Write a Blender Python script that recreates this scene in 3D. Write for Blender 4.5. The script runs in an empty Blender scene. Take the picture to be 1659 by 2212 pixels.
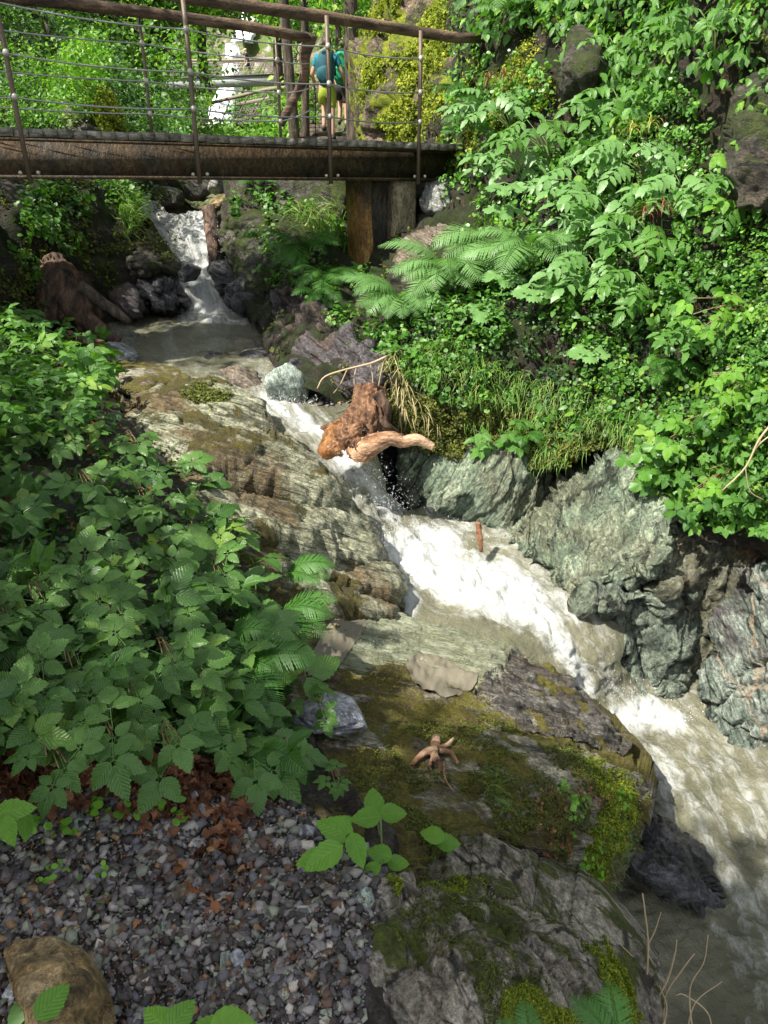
import bpy, math, random
import numpy as np
from mathutils import Vector, Matrix, Euler
sc = bpy.context.scene
C = sc.collection
R = math.radians
rng = np.random.default_rng(7)
random.seed(7)
# ---------------------------------------------------------------- camera
F = 1671.0; PITCH = R(24.9); CAMZ = 1.6
cp, sp = math.cos(PITCH), math.sin(PITCH)
cam = bpy.data.cameras.new('camera'); camo = bpy.data.objects.new('camera', cam); C.objects.link(camo)
camo.location = (0, 0, CAMZ); camo.rotation_euler = (R(90) - PITCH, 0, 0)
cam.sensor_fit = 'VERTICAL'; cam.sensor_height = 24; cam.lens = 24 * F / 2212
cam.clip_start = .05; cam.clip_end = 2000
sc.camera = camo
# ---------------------------------------------------------------- light
SUN = Vector((-.50, -.30, .81)).normalized()
wd = bpy.data.worlds.new('World'); sc.world = wd; wd.use_nodes = True
wn = wd.node_tree; bg = wn.nodes['Background']; sky = wn.nodes.new('ShaderNodeTexSky')
sky.sky_type = 'NISHITA'; sky.sun_disc = False
sky.sun_elevation = math.asin(SUN.z); sky.sun_rotation = math.atan2(SUN.x, SUN.y)
hs_ = wn.nodes.new('ShaderNodeHueSaturation'); hs_.inputs['Saturation'].default_value = .3; wn.links.new(sky.outputs[0], hs_.inputs['Color']); wn.links.new(hs_.outputs[0], bg.inputs[0]); bg.inputs[1].default_value = .115
sl = bpy.data.lights.new('sun', 'SUN'); sl.energy = 4.7; sl.angle = R(.6); sl.color = (1, .94, .84)
so = bpy.data.objects.new('sun', sl); C.objects.link(so)
so.rotation_euler = SUN.to_track_quat('Z', 'Y').to_euler(); so.location = (-6, -4, 14)
sc.view_settings.view_transform = 'Standard'; sc.view_settings.look = 'None'
sc.view_settings.exposure = 1.12; sc.view_settings.gamma = 1
sc.cycles.max_bounces = 6; sc.cycles.transparent_max_bounces = 4; sc.cycles.use_denoising = True
# ---------------------------------------------------------------- pixel <-> world (photo at 1659 x 2212)
def dirs(u, v):
    x = (np.asarray(u, float) - 829.5) / F; y = (1106 - np.asarray(v, float)) / F
    return np.stack([x, cp + y * sp, -sp + y * cp], -1)
def tof(u, v, k, val):
    d = dirs(u, v)
    return val / d[..., 1] if k == 'y' else (val - CAMZ) / d[..., 2]
def P(u, v, Y):
    d = dirs(u, v); return np.array([0, 0, CAMZ]) + d * (Y / d[1])
def Z(u, v, z):
    d = dirs(u, v); return np.array([0, 0, CAMZ]) + d * ((z - CAMZ) / d[2])
def proj(p):
    p = np.asarray(p, float); x, y, z = p[..., 0], p[..., 1], p[..., 2] - CAMZ
    t = y * cp - z * sp; up = y * sp + z * cp
    return 829.5 + F * x / t, 1106 - F * up / t, t
# ---------------------------------------------------------------- noise
_pr = np.random.default_rng(3)
PERM = np.tile(_pr.permutation(256), 3)
GR = _pr.normal(size=(256, 3)); GR /= np.linalg.norm(GR, axis=1)[:, None]
def pn(p):
    i = np.floor(p).astype(int); f = p - i; w = f * f * f * (f * (f * 6 - 15) + 10); i &= 255
    out = 0
    for a in (0, 1):
        for b in (0, 1):
            for c in (0, 1):
                h = PERM[PERM[PERM[(i[..., 0] + a) & 255] + ((i[..., 1] + b) & 255)] + ((i[..., 2] + c) & 255)]
                g = GR[h]; d = g[..., 0] * (f[..., 0] - a) + g[..., 1] * (f[..., 1] - b) + g[..., 2] * (f[..., 2] - c)
                k = (w[..., 0] if a else 1 - w[..., 0]) * (w[..., 1] if b else 1 - w[..., 1]) * (w[..., 2] if c else 1 - w[..., 2])
                out = out + d * k
    return out * 1.6
def fbm(p, o=5, seed=0, gain=.5):
    p = p + seed * 17.31; s = 0; a = 1.0
    for k in range(o):
        s = s + a * pn(p); p = p * 2.03 + 5.1; a *= gain
    return s
def facets(p, fr, seed=0):
    q = p * fr + .35 * np.stack([pn(p * fr * .9 + 7 * k + seed) for k in range(3)], -1); b = np.floor(q).astype(int); f1 = np.full(len(q), 9.); f2 = f1.copy(); val = np.zeros(len(q))
    for dx in (-1, 0, 1):
        for dy in (-1, 0, 1):
            for dz in (-1, 0, 1):
                c = b + [dx, dy, dz]; ci = (c + seed * 13) & 255; h = PERM[PERM[PERM[ci[:, 0]] + ci[:, 1]] + ci[:, 2]]; o = GR[h] * .45 + .5; d = q - (c + o); D_ = np.linalg.norm(d, axis=1); v = GR[(h * 7 + 3) & 255, 0] + 1.1 * np.sum(d * GR[(h * 5 + 11) & 255], 1)
                m = D_ < f1; f2 = np.where(m, f1, np.minimum(f2, D_)); val = np.where(m, v, val); f1 = np.where(m, D_, f1)
    return val - .9 * np.exp(-(f2 - f1) / .06)
def strata(p, n, fr, seed=0, warp=.7):
    n = np.array(n, float); n /= np.linalg.norm(n)
    t = (p @ n) * fr + warp * fbm(p * .9, 3, seed + 9) + .25 * fbm(p * 4, 3, seed + 4)
    k = np.floor(t); f = t - k
    h = np.modf(np.abs(np.sin(k * 12.9898 + seed)) * 43758.5453)[0]
    return (np.minimum(f * 1.15, (1 - f) * 6) - .4) * (.35 + h)
# ---------------------------------------------------------------- surfaces laid through measured points
def inpoly(x, y, poly):
    poly = np.asarray(poly, float); ins = np.zeros(np.shape(x), bool); n = len(poly); j = n - 1
    for i in range(n):
        xi, yi = poly[i]; xj, yj = poly[j]
        if yi != yj:
            ins ^= ((yi > y) != (yj > y)) & (x < (xj - xi) * (y - yi) / (yj - yi) + xi)
        j = i
    return ins
def near(x, y, poly, closed=True):
    poly = np.asarray(poly, float); n = len(poly); bd = np.full(np.shape(x), 1e9); bx = np.array(x, float); by = np.array(y, float)
    sg = np.zeros(np.shape(x)); acc = 0.0
    for i in range(n if closed else n - 1):
        a = poly[i]; b = poly[(i + 1) % n]; d = b - a; L = max(d @ d, 1e-9)
        k = np.clip(((x - a[0]) * d[0] + (y - a[1]) * d[1]) / L, 0, 1)
        qx = a[0] + k * d[0]; qy = a[1] + k * d[1]; D = np.hypot(x - qx, y - qy); m = D < bd
        bd = np.where(m, D, bd); bx = np.where(m, qx, bx); by = np.where(m, qy, by)
        sg = np.where(m, acc + k * math.sqrt(L), sg); acc += math.sqrt(L)
    return bd, bx, by, sg
def smooth_poly(poly, it=2):
    p = np.asarray(poly, float)
    for _ in range(it):
        q = np.roll(p, -1, 0); p = np.stack([.75 * p + .25 * q, .25 * p + .75 * q], 1).reshape(-1, 2)
    return p
class Surf:
    def __init__(s, ctrl, disp=None, rnd=None, poly=None, lam=1e-5):
        c = np.array([(a[0] / 1000, a[1] / 1000) for a in ctrl]); q = np.array([1 / tof(a[0], a[1], a[2], a[3]) for a in ctrl])
        n = len(c); r = np.linalg.norm(c[:, None] - c[None], axis=2); K = s.k(r) + lam * np.eye(n)
        A = np.zeros((n + 3, n + 3)); A[:n, :n] = K; A[:n, n] = 1; A[:n, n + 1:] = c; A[n, :n] = 1; A[n + 1:, :n] = c.T
        s.w = np.linalg.solve(A, np.concatenate([q, [0, 0, 0]])); s.c = c; s.disp = disp; s.rnd = rnd; s.poly = poly
    @staticmethod
    def k(r): return np.where(r > 0, r * r * np.log(np.maximum(r, 1e-9)), 0)
    def base(s, u, v):
        u = np.asarray(u, float); v = np.asarray(v, float); x = np.stack([u / 1000, v / 1000], -1)
        q = s.w[-3] + x @ s.w[-2:]
        for i, c in enumerate(s.c): q = q + s.w[i] * s.k(np.linalg.norm(x - c, axis=-1))
        t = 1 / np.clip(q, .006, 2.5)
        if s.rnd is not None:
            d = near(u, v, s.poly)[0]; a = np.clip(1 - d / s.rnd[0], 0, 1); t = t + s.rnd[1] * (1 - np.sqrt(1 - a * a * .999))
        return np.array([0, 0, CAMZ]) + dirs(u, v) * t[..., None]
    def at(s, u, v, raw=False):
        p = s.base(u, v); e = 4.0
        n = np.cross(s.base(np.asarray(u) + e, v) - p, s.base(u, np.asarray(v) + e) - p)
        n /= np.maximum(np.linalg.norm(n, axis=-1), 1e-12)[..., None]
        sgn = np.sign(np.sum(n * (np.array([0, 0, CAMZ]) - p), -1)); n = n * np.where(sgn == 0, 1, sgn)[..., None]
        if s.disp is not None and not raw: p = p + n * s.disp(p)[..., None]
        return p, n
# ---------------------------------------------------------------- mesh making
def tagit(o, label=None, cat=None, group=None, kind=None):
    if label: o['label'] = label
    if cat: o['category'] = cat
    if group: o['group'] = group
    if kind: o['kind'] = kind
    return o
def org_of(V):
    return np.array([V[:, 0].mean(), V[:, 1].mean(), V[:, 2].min()])
def mkmesh(name, V, faces, mat, smooth=True, uv=None, tint=None, foam=None):
    me = bpy.data.meshes.new(name); V = np.ascontiguousarray(V, np.float32)
    if isinstance(faces, tuple): loops, tot = faces
    else:
        faces = np.asarray(faces); loops = faces.ravel(); tot = np.full(len(faces), faces.shape[1])
    loops = np.asarray(loops, np.int32); tot = np.asarray(tot, np.int32)
    me.vertices.add(len(V)); me.vertices.foreach_set('co', V.ravel())
    me.loops.add(len(loops)); me.loops.foreach_set('vertex_index', loops)
    me.polygons.add(len(tot)); st = np.zeros(len(tot), np.int32); st[1:] = np.cumsum(tot)[:-1]
    me.polygons.foreach_set('loop_start', st)
    if smooth: me.polygons.foreach_set('use_smooth', np.ones(len(tot), bool))
    me.update(calc_edges=True)
    if uv is not None:
        l = me.uv_layers.new(name='UVMap'); l.data.foreach_set('uv', np.ascontiguousarray(np.asarray(uv, np.float32)[loops]).ravel())
    for nm, a in (('tint', tint), ('foam', foam)):
        if a is not None:
            at = me.attributes.new(nm, 'FLOAT', 'POINT'); at.data.foreach_set('value', np.asarray(a, np.float32))
    if mat: me.materials.append(mat)
    return me
def mk(name, V, faces, mat, parent=None, label=None, cat=None, group=None, kind=None, org=None, **kw):
    V = np.asarray(V, float)
    if org is None: org = np.array(parent.location) if parent else org_of(V)
    me = mkmesh(name, V - np.asarray(org), faces, mat, **kw)
    me.validate()
    o = bpy.data.objects.new(name, me); C.objects.link(o)
    if parent: o.parent = parent
    else: o.location = org
    return tagit(o, label, cat, group, kind)
def empty(name, loc, label, cat, group=None):
    o = bpy.data.objects.new(name, None); C.objects.link(o); o.location = loc; o.empty_display_size = .1
    return tagit(o, label, cat, group)
def sheet(name, surf, poly, step, mat, thick=.4, **kw):
    poly = np.asarray(poly, float); x0, y0 = poly.min(0) - step; x1, y1 = poly.max(0) + step
    U, W = np.meshgrid(np.arange(x0, x1 + step, step), np.arange(y0, y1 + step, step))
    ins = inpoly(U, W, poly); ny, nx = U.shape
    cell = ins[:-1, :-1] | ins[1:, :-1] | ins[:-1, 1:] | ins[1:, 1:]
    idx = np.arange(ny * nx).reshape(ny, nx)
    q = np.stack([idx[:-1, :-1][cell], idx[1:, :-1][cell], idx[1:, 1:][cell], idx[:-1, 1:][cell]], 1)
    used = np.unique(q); mp = -np.ones(ny * nx, int); mp[used] = np.arange(len(used)); q = mp[q]
    u = U.ravel()[used]; v = W.ravel()[used]; out = ~ins.ravel()[used]
    if out.any():
        _, bx, by, _ = near(u[out], v[out], poly); u[out] = bx; v[out] = by
    V, Nn = surf.at(u, v)
    uv = kw.pop('uvf')(u, v, V) if 'uvf' in kw else None
    foam = kw.pop('foamf')(u, v) if 'foamf' in kw else None
    if thick:
        e = np.concatenate([q[:, [0, 1]], q[:, [1, 2]], q[:, [2, 3]], q[:, [3, 0]]]); es = np.sort(e, 1)
        key = es[:, 0].astype(np.int64) * 10**7 + es[:, 1]; uq, inv, cnt = np.unique(key, return_inverse=True, return_counts=True)
        be = e[cnt[inv] == 1]; bv = np.unique(be); bm = -np.ones(len(V), int); n0 = len(V)
        rings = []; away = V[bv] - np.array([0, 0, CAMZ]); away[:, 2] = 0; away /= np.linalg.norm(away, axis=1)[:, None]
        for f in (.4, 1.0):
            rings.append(V[bv] + away * thick * f + np.array([0, 0, -thick * f * f * .7]))
        bm[bv] = np.arange(len(bv)); nb = len(bv)
        V2 = [V] + rings
        a, b = bm[be[:, 0]], bm[be[:, 1]]
        q1 = np.stack([be[:, 1], be[:, 0], n0 + a, n0 + b], 1); q2 = np.stack([n0 + b, n0 + a, n0 + nb + a, n0 + nb + b], 1)
        V = np.concatenate(V2)
        fc = np.concatenate([q, q1, q2])
        if uv is not None: uv = np.concatenate([uv, np.zeros((len(V) - n0, 2))])
        if foam is not None: foam = np.concatenate([foam, np.zeros(len(V) - n0)])
    else: fc = q
    return mk(name, V, fc, mat, uv=uv, foam=foam, **kw)
def tube(pts, rad, n=8, caps=True, rough=0, seed=0):
    pts = np.asarray(pts, float); m = len(pts); rad = np.broadcast_to(rad, (m,)).astype(float)
    T = np.gradient(pts, axis=0); T /= np.maximum(np.linalg.norm(T, axis=1), 1e-9)[:, None]
    a = np.cross(T[0], [0, 0, 1]);
    if np.linalg.norm(a) < .1: a = np.cross(T[0], [1, 0, 0])
    a /= np.linalg.norm(a); V = []
    th = np.linspace(0, 2 * np.pi, n, endpoint=False)
    for i in range(m):
        a = a - T[i] * (a @ T[i]); a /= np.linalg.norm(a); b = np.cross(T[i], a)
        V.append(pts[i] + rad[i] * (np.cos(th)[:, None] * a + np.sin(th)[:, None] * b))
    V = np.concatenate(V)
    if rough: V = V + (V - np.repeat(pts, n, 0)) * (rough * fbm(V * (1.2 / max(rad.mean(), .01)) * .5, 3, seed))[:, None]
    q = []; j = np.arange(n)
    for i in range(m - 1): q.append(np.stack([i * n + j, i * n + (j + 1) % n, (i + 1) * n + (j + 1) % n, (i + 1) * n + j], 1))
    q = np.concatenate(q); loops = [q.ravel()]; tot = [np.full(len(q), 4)]
    if caps: loops += [j[::-1], (m - 1) * n + j]; tot += [[n], [n]]
    return V, (np.concatenate(loops), np.concatenate(tot))
def spline(pts, n):
    pts = np.asarray(pts, float); m = len(pts); tt = np.linspace(0, m - 1, n); i = np.clip(tt.astype(int), 0, m - 2); f = (tt - i)[:, None]
    e = np.concatenate([[2 * pts[0] - pts[1]], pts, [2 * pts[-1] - pts[-2]]]); a, b, c, d = e[i], e[i + 1], e[i + 2], e[i + 3]
    return .5 * (2 * b + (c - a) * f + (2 * a - 5 * b + 4 * c - d) * f**2 + (3 * b - a - 3 * c + d) * f**3)
def join(parts):
    Vs = []; L = []; T = []; o = 0
    for V, f in parts:
        if not isinstance(f, tuple): f = np.asarray(f); f = (f.ravel(), np.full(len(f), f.shape[1]))
        Vs.append(np.asarray(V)); L.append(np.asarray(f[0]) + o); T.append(np.asarray(f[1])); o += len(V)
    return np.concatenate(Vs), (np.concatenate(L), np.concatenate(T))
BOXF = np.array([[0, 1, 3, 2], [4, 6, 7, 5], [0, 4, 5, 1], [2, 3, 7, 6], [0, 2, 6, 4], [1, 5, 7, 3]])
def obox(o, ax, ay, az, bev=0):
    o, ax, ay, az = map(lambda a: np.asarray(a, float), (o, ax, ay, az))
    return np.array([o + i * ax + j * ay + k * az for i in (0, 1) for j in (0, 1) for k in (0, 1)]), BOXF
_ico = {}
def ico(s):
    if s not in _ico:
        import bmesh
        b = bmesh.new(); bmesh.ops.create_icosphere(b, subdivisions=s, radius=1)
        _ico[s] = (np.array([v.co[:] for v in b.verts]), np.array([[v.index for v in f.verts] for f in b.faces])); b.free()
    return _ico[s]
def rockshape(s, seed, K=12, flat=.5, rough=.06, lo=.55):
    r = np.random.default_rng(seed); D, f = ico(s); n = r.normal(size=(K, 3)); n /= np.linalg.norm(n, axis=1)[:, None]
    d = r.uniform(lo, .92, K); dot = D @ n.T; rad = np.min(np.where(dot > .05, d / np.maximum(dot, .05), 9), 1); rad = np.minimum(rad, 1)
    V = D * rad[:, None]
    if rough: V = V + D * (rough * fbm(D * 2.2, 4, seed) )[:, None]
    return V, f
def rotm(rx, ry, rz): return np.array(Euler((rx, ry, rz)).to_matrix())
# ---------------------------------------------------------------- shader helpers
def nd(nt, typ, ins=None, **props):
    n = nt.nodes.new('ShaderNode' + typ)
    for k, v in props.items(): setattr(n, k, v)
    for k, v in (ins or {}).items():
        s = n.inputs[k]
        if isinstance(v, bpy.types.NodeSocket): nt.links.new(v, s)
        else: s.default_value = v
    return n
def c4(c): return (c[0], c[1], c[2], 1)
def newmat(name):
    m = bpy.data.materials.new(name); m.use_nodes = True; nt = m.node_tree; return m, nt, nt.nodes['Principled BSDF']
def ramp(nt, fac, stops):
    n = nd(nt, 'ValToRGB', {'Fac': fac}); cr = n.color_ramp
    while len(cr.elements) < len(stops): cr.elements.new(.5)
    for e, (p, c) in zip(cr.elements, stops): e.position = p; e.color = c4(c) if not isinstance(c, (int, float)) else (c, c, c, 1)
    return n.outputs[0]
def mixc(nt, f, a, b, bt='MIX'):
    n = nt.nodes.new('ShaderNodeMix'); n.data_type = 'RGBA'; n.blend_type = bt
    for k, v in ((0, f), (6, a), (7, b)):
        if isinstance(v, bpy.types.NodeSocket): nt.links.new(v, n.inputs[k])
        else: n.inputs[k].default_value = v if isinstance(v, (int, float)) else c4(v)
    return n.outputs[2]
def mth(nt, op, a, b=0, c=None, clamp=False):
    n = nt.nodes.new('ShaderNodeMath'); n.operation = op; n.use_clamp = clamp
    for k, v in enumerate((a, b, c)):
        if v is None: continue
        if isinstance(v, bpy.types.NodeSocket): nt.links.new(v, n.inputs[k])
        else: n.inputs[k].default_value = v
    return n.outputs[0]
def noise(nt, vec, scale, detail=6, rough=.6, dist=0):
    return nd(nt, 'TexNoise', {'Vector': vec, 'Scale': scale, 'Detail': detail, 'Roughness': rough, 'Distortion': dist}).outputs[0]
def rockmat(name, cd, c1, c2, stain=None, stain_amt=.5, n=(.3, -.2, 1), sq=6, sc_=3., moss=0, mc=((.05, .07, .012), (.13, .14, .02)), rough=(.55, .85), crack=.5, bump=.6, vein=0, moss_up=.5, ms=2.2, zone=None):
    m, nt, b = newmat(name); geo = nd(nt, 'NewGeometry'); pos = geo.outputs['Position']
    q = Vector(n).normalized().rotation_difference(Vector((0, 0, 1))).to_euler()
    rot = nd(nt, 'Mapping', {'Vector': pos, 'Rotation': tuple(q)}, vector_type='POINT').outputs[0]
    st = nd(nt, 'Mapping', {'Vector': rot, 'Scale': (1, 1, sq)}).outputs[0]
    nA = noise(nt, pos, 1.1 * sc_ / 3, 7, .62); nB = noise(nt, st, sc_, 9, .68, .35); nC = noise(nt, pos, 38, 5, .7); nD = noise(nt, st, sc_ * 4.5, 6, .7, .2)
    col = ramp(nt, nB, [(.3, cd), (.47, c1), (.68, c2)])
    nE = noise(nt, pos, 120, 3, .7)
    if stain: col = mixc(nt, mth(nt, 'MULTIPLY', ramp(nt, nA, [(.47, 0.), (.56, 1.)]), stain_amt), col, stain)
    vo = nd(nt, 'TexVoronoi', {'Vector': st, 'Scale': sc_ * .55, 'Randomness': 1}, feature='DISTANCE_TO_EDGE').outputs['Distance']
    wv = mth(nt, 'ADD', vo, mth(nt, 'MULTIPLY', mth(nt, 'SUBTRACT', nB, .5), .3)); cr = ramp(nt, wv, [(.0, 1.), (.028, 0.)])
    col = mixc(nt, mth(nt, 'MULTIPLY', cr, crack), col, tuple(x * .25 for x in cd))
    col = mixc(nt, .85, col, ramp(nt, nC, [(.3, .12), (.5, .5), (.7, .9)]), 'OVERLAY')
    col = mixc(nt, .8, col, ramp(nt, nD, [(.34, .12), (.5, .5), (.66, .88)]), 'OVERLAY')
    col = mixc(nt, .6, col, ramp(nt, nE, [(.3, .15), (.5, .5), (.7, .85)]), 'OVERLAY')
    if zone:
        za = mth(nt, 'ADD', nd(nt, 'Attribute', attribute_name='foam').outputs['Fac'], mth(nt, 'ADD', mth(nt, 'MULTIPLY', mth(nt, 'SUBTRACT', nA, .5), 2.2), mth(nt, 'MULTIPLY', mth(nt, 'SUBTRACT', nD, .5), 1.2))); za = ramp(nt, za, [(.42, 0.), (.55, 1.)])
        zc = ramp(nt, nB, [(.3, zone[0]), (.5, zone[1]), (.7, zone[2])]); zc = mixc(nt, .7, zc, ramp(nt, nD, [(.34, .15), (.5, .5), (.66, .85)]), 'OVERLAY'); col = mixc(nt, za, col, zc)
    if vein:
        vv = nd(nt, 'TexVoronoi', {'Vector': nd(nt, 'Mapping', {'Vector': rot, 'Scale': (1, .45, 1.6), 'Location': (3, 1, 2)}).outputs[0], 'Scale': 1.25}, feature='DISTANCE_TO_EDGE').outputs['Distance']
        vv = mth(nt, 'ADD', vv, mth(nt, 'MULTIPLY', mth(nt, 'SUBTRACT', nA, .5), .16)); vm = mth(nt, 'MULTIPLY', ramp(nt, mth(nt, 'ABSOLUTE', vv), [(.003, 1.), (.010, 0.)]), ramp(nt, nC, [(.35, .2), (.55, 1.)]))
        col = mixc(nt, mth(nt, 'MULTIPLY', vm, vein), col, (.50, .38, .27))
    h = mth(nt, 'ADD', mth(nt, 'MULTIPLY', nB, .6), mth(nt, 'ADD', mth(nt, 'MULTIPLY', nD, .5), mth(nt, 'SUBTRACT', mth(nt, 'ADD', mth(nt, 'MULTIPLY', nC, .3), mth(nt, 'MULTIPLY', nE, .1)), mth(nt, 'MULTIPLY', cr, .25 * crack))))
    rg = ramp(nt, nA, [(.35, rough[0]), (.65, rough[1])])
    if moss:
        nz = nd(nt, 'SeparateXYZ', {0: geo.outputs['Normal']}).outputs[2]
        mm = mth(nt, 'ADD', noise(nt, pos, ms, 8, .68, .3), mth(nt, 'ADD', mth(nt, 'MULTIPLY', nz, .12 * moss_up), mth(nt, 'MULTIPLY', mth(nt, 'SUBTRACT', nC, .5), .12)))
        th = 1.0 - moss * .75; mm = ramp(nt, mm, [(th * .82, 0.), (th * .82 + .035, 1.)]); mm = mth(nt, 'MULTIPLY', mm, mth(nt, 'SUBTRACT', 1., mth(nt, 'MULTIPLY', za, .85))) if zone else mm
        mcol = mixc(nt, ramp(nt, noise(nt, pos, 9, 6, .7), [(.35, 0.), (.65, 1.)]), mc[0], mc[1]); mcol = mixc(nt, .8, mcol, ramp(nt, noise(nt, pos, 90, 3, .6), [(.3, .2), (.7, .8)]), 'OVERLAY')
        col = mixc(nt, mm, col, mcol); h = mth(nt, 'ADD', h, mth(nt, 'MULTIPLY', mm, mth(nt, 'MULTIPLY', noise(nt, pos, 120, 4, .7), .35)))
        rg = mth(nt, 'MAXIMUM', rg, mm)
    nt.links.new(col, b.inputs['Base Color']); nt.links.new(mth(nt, 'MULTIPLY', rg, mth(nt, 'SUBTRACT', 1., mth(nt, 'MULTIPLY', za, .5))) if zone else rg, b.inputs['Roughness'])
    bp = nd(nt, 'Bump', {'Height': h, 'Strength': min(1, bump * 1.3), 'Distance': .08}); nt.links.new(bp.outputs[0], b.inputs['Normal'])
    return m
def leafmat(name, c1, c2, c3=None, rough=.42, trans=.3, veins=True, far=False):
    m, nt, b = newmat(name)
    a = nd(nt, 'Attribute', attribute_name='tint').outputs['Fac']; oi = nd(nt, 'ObjectInfo').outputs['Random']
    f = mth(nt, 'FRACT', mth(nt, 'ADD', a, mth(nt, 'MULTIPLY', oi, .37)))
    col = ramp(nt, f, [(.0, c1), (.85, c2), (1., c3 or c2)])
    pos = nd(nt, 'NewGeometry').outputs['Position']
    if not far: col = mixc(nt, .5, col, ramp(nt, noise(nt, pos, 60, 4, .6), [(.3, .38), (.7, .62)]), 'OVERLAY')
    else: col = mixc(nt, .8, col, ramp(nt, noise(nt, pos, .8, 4, .6), [(.35, .3), (.65, .7)]), 'OVERLAY')
    if veins:
        uv = nd(nt, 'SeparateXYZ', {0: nd(nt, 'UVMap').outputs[0]}); x = mth(nt, 'ABSOLUTE', mth(nt, 'SUBTRACT', uv.outputs[0], .5))
        s = mth(nt, 'SINE', mth(nt, 'MULTIPLY', mth(nt, 'SUBTRACT', uv.outputs[1], mth(nt, 'MULTIPLY', x, .75)), 50))
        mid = ramp(nt, x, [(.0, 1.), (.03, 0.)]); vn = ramp(nt, s, [(.80, 0.), (1., 1.)])
        vv = mth(nt, 'MAXIMUM', mid, mth(nt, 'MULTIPLY', vn, .7)); col = mixc(nt, mth(nt, 'MULTIPLY', vv, .22), col, tuple(min(1, x * 2.0 + .02) for x in c2))
        bp = nd(nt, 'Bump', {'Height': mth(nt, 'SUBTRACT', mth(nt, 'MULTIPLY', s, .4), vv), 'Strength': .5, 'Distance': .004}); nt.links.new(bp.outputs[0], b.inputs['Normal'])
    nt.links.new(col, b.inputs['Base Color']); b.inputs['Roughness'].default_value = rough; b.inputs['Specular IOR Level'].default_value = .5
    tr = nd(nt, 'BsdfTranslucent', {'Color': mixc(nt, 1., col, (1.3, 1.5, .5), 'MULTIPLY')}); mx = nd(nt, 'MixShader', {0: trans, 1: b.outputs[0], 2: tr.outputs[0]})
    nt.links.new(mx.outputs[0], nt.nodes['Material Output'].inputs[0]); return m
def woodmat(name, c1, c2, c3, sc_=14, stretch=(1, 1, .15), rough=.8, n=None):
    m, nt, b = newmat(name); pos = nd(nt, 'NewGeometry').outputs['Position']
    if n: pos = nd(nt, 'Mapping', {'Vector': pos, 'Rotation': tuple(Vector(n).normalized().rotation_difference(Vector((0, 0, 1))).to_euler())}).outputs[0]
    st = nd(nt, 'Mapping', {'Vector': pos, 'Scale': stretch}).outputs[0]
    a = noise(nt, st, sc_, 8, .68, .6); c = noise(nt, pos, 45, 5, .7); d = noise(nt, pos, 3, 4, .6)
    col = ramp(nt, a, [(.38, c1), (.49, c2), (.62, c3)]); col = mixc(nt, .8, col, ramp(nt, c, [(.3, .3), (.7, .7)]), 'OVERLAY'); col = mixc(nt, .5, col, ramp(nt, d, [(.35, .3), (.65, .7)]), 'OVERLAY')
    nt.links.new(col, b.inputs['Base Color']); b.inputs['Roughness'].default_value = rough
    bp = nd(nt, 'Bump', {'Height': mth(nt, 'ADD', a, mth(nt, 'MULTIPLY', c, .25)), 'Strength': 1., 'Distance': .05}); nt.links.new(bp.outputs[0], b.inputs['Normal']); return m
def plain(name, c, rough=.6, metal=0, var=.3, s=30):
    m, nt, b = newmat(name); pos = nd(nt, 'NewGeometry').outputs['Position']
    nt.links.new(mixc(nt, var, c, ramp(nt, noise(nt, pos, s, 5, .65), [(.3, .2), (.7, .8)]), 'OVERLAY'), b.inputs['Base Color'])
    b.inputs['Roughness'].default_value = rough; b.inputs['Metallic'].default_value = metal; return m
# ---------------------------------------------------------------- materials
M = {}
M['slab'] = rockmat('green_schist', (.10, .10, .065), (.31, .32, .21), (.60, .585, .43), stain=(.14, .085, .03), stain_amt=.85, n=(.35, .55, 1), sq=7, sc_=3.2, moss=.40, mc=((.045, .045, .012), (.15, .12, .02)), rough=(.25, .65), crack=.6, bump=.8)
M['wall'] = rockmat('pale_green_schist', (.04, .055, .036), (.15, .20, .135), (.34, .385, .275), stain=(.15, .125, .07), stain_amt=.45, n=(.75, .1, -.5), sq=5, sc_=2.6, rough=(.3, .6), crack=.8, bump=.9, vein=0)
M['veined'] = rockmat('veined_wet_schist', (.06, .075, .065), (.17, .21, .17), (.40, .44, .38), stain=(.10, .08, .085), stain_amt=.8, n=(.7, -.2, .5), sq=5, sc_=3, rough=(.18, .5), crack=.7, bump=.9, vein=.9)
M['greenwet'] = rockmat('smooth_green_schist', (.15, .17, .11), (.33, .37, .25), (.48, .50, .37), stain=(.20, .19, .09), stain_amt=.5, n=(.3, .75, 1), sq=9, sc_=2.6, rough=(.15, .4), crack=.5, bump=.5)
M['wetgreen'] = rockmat('dark_wet_schist', (.03, .04, .032), (.10, .125, .095), (.24, .28, .215), stain=(.16, .19, .13), stain_amt=.7, n=(.8, 0, -.5), sq=3, sc_=2.6, rough=(.15, .45), crack=.9, bump=.9)
M['brownwall'] = rockmat('brown_stained_schist', (.04, .045, .03), (.11, .11, .07), (.24, .25, .18), stain=(.09, .05, .018), stain_amt=.85, n=(.8, 0, -.5), sq=4, sc_=2.6, rough=(.35, .7), crack=.8, bump=.9)
M['mossrock'] = rockmat('mossy_schist', (.10, .09, .06), (.30, .275, .20), (.50, .47, .37), stain=(.13, .075, .03), stain_amt=.8, n=(.25, .7, 1), sq=9, sc_=3.0, moss=.52, mc=((.10, .075, .018), (.22, .20, .025)), zone=((.16, .17, .11), (.34, .37, .25), (.52, .53, .40)), rough=(.5, .85), crack=.5, bump=.8)
M['front'] = rockmat('grey_mossy_rock', (.12, .10, .075), (.34, .30, .235), (.52, .47, .38), stain=(.14, .11, .08), stain_amt=.5, n=(1, .2, .4), sq=1.5, sc_=6.5, moss=.44, mc=((.05, .055, .008), (.13, .16, .014)), rough=(.55, .85), crack=1., bump=.8, ms=4)
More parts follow.
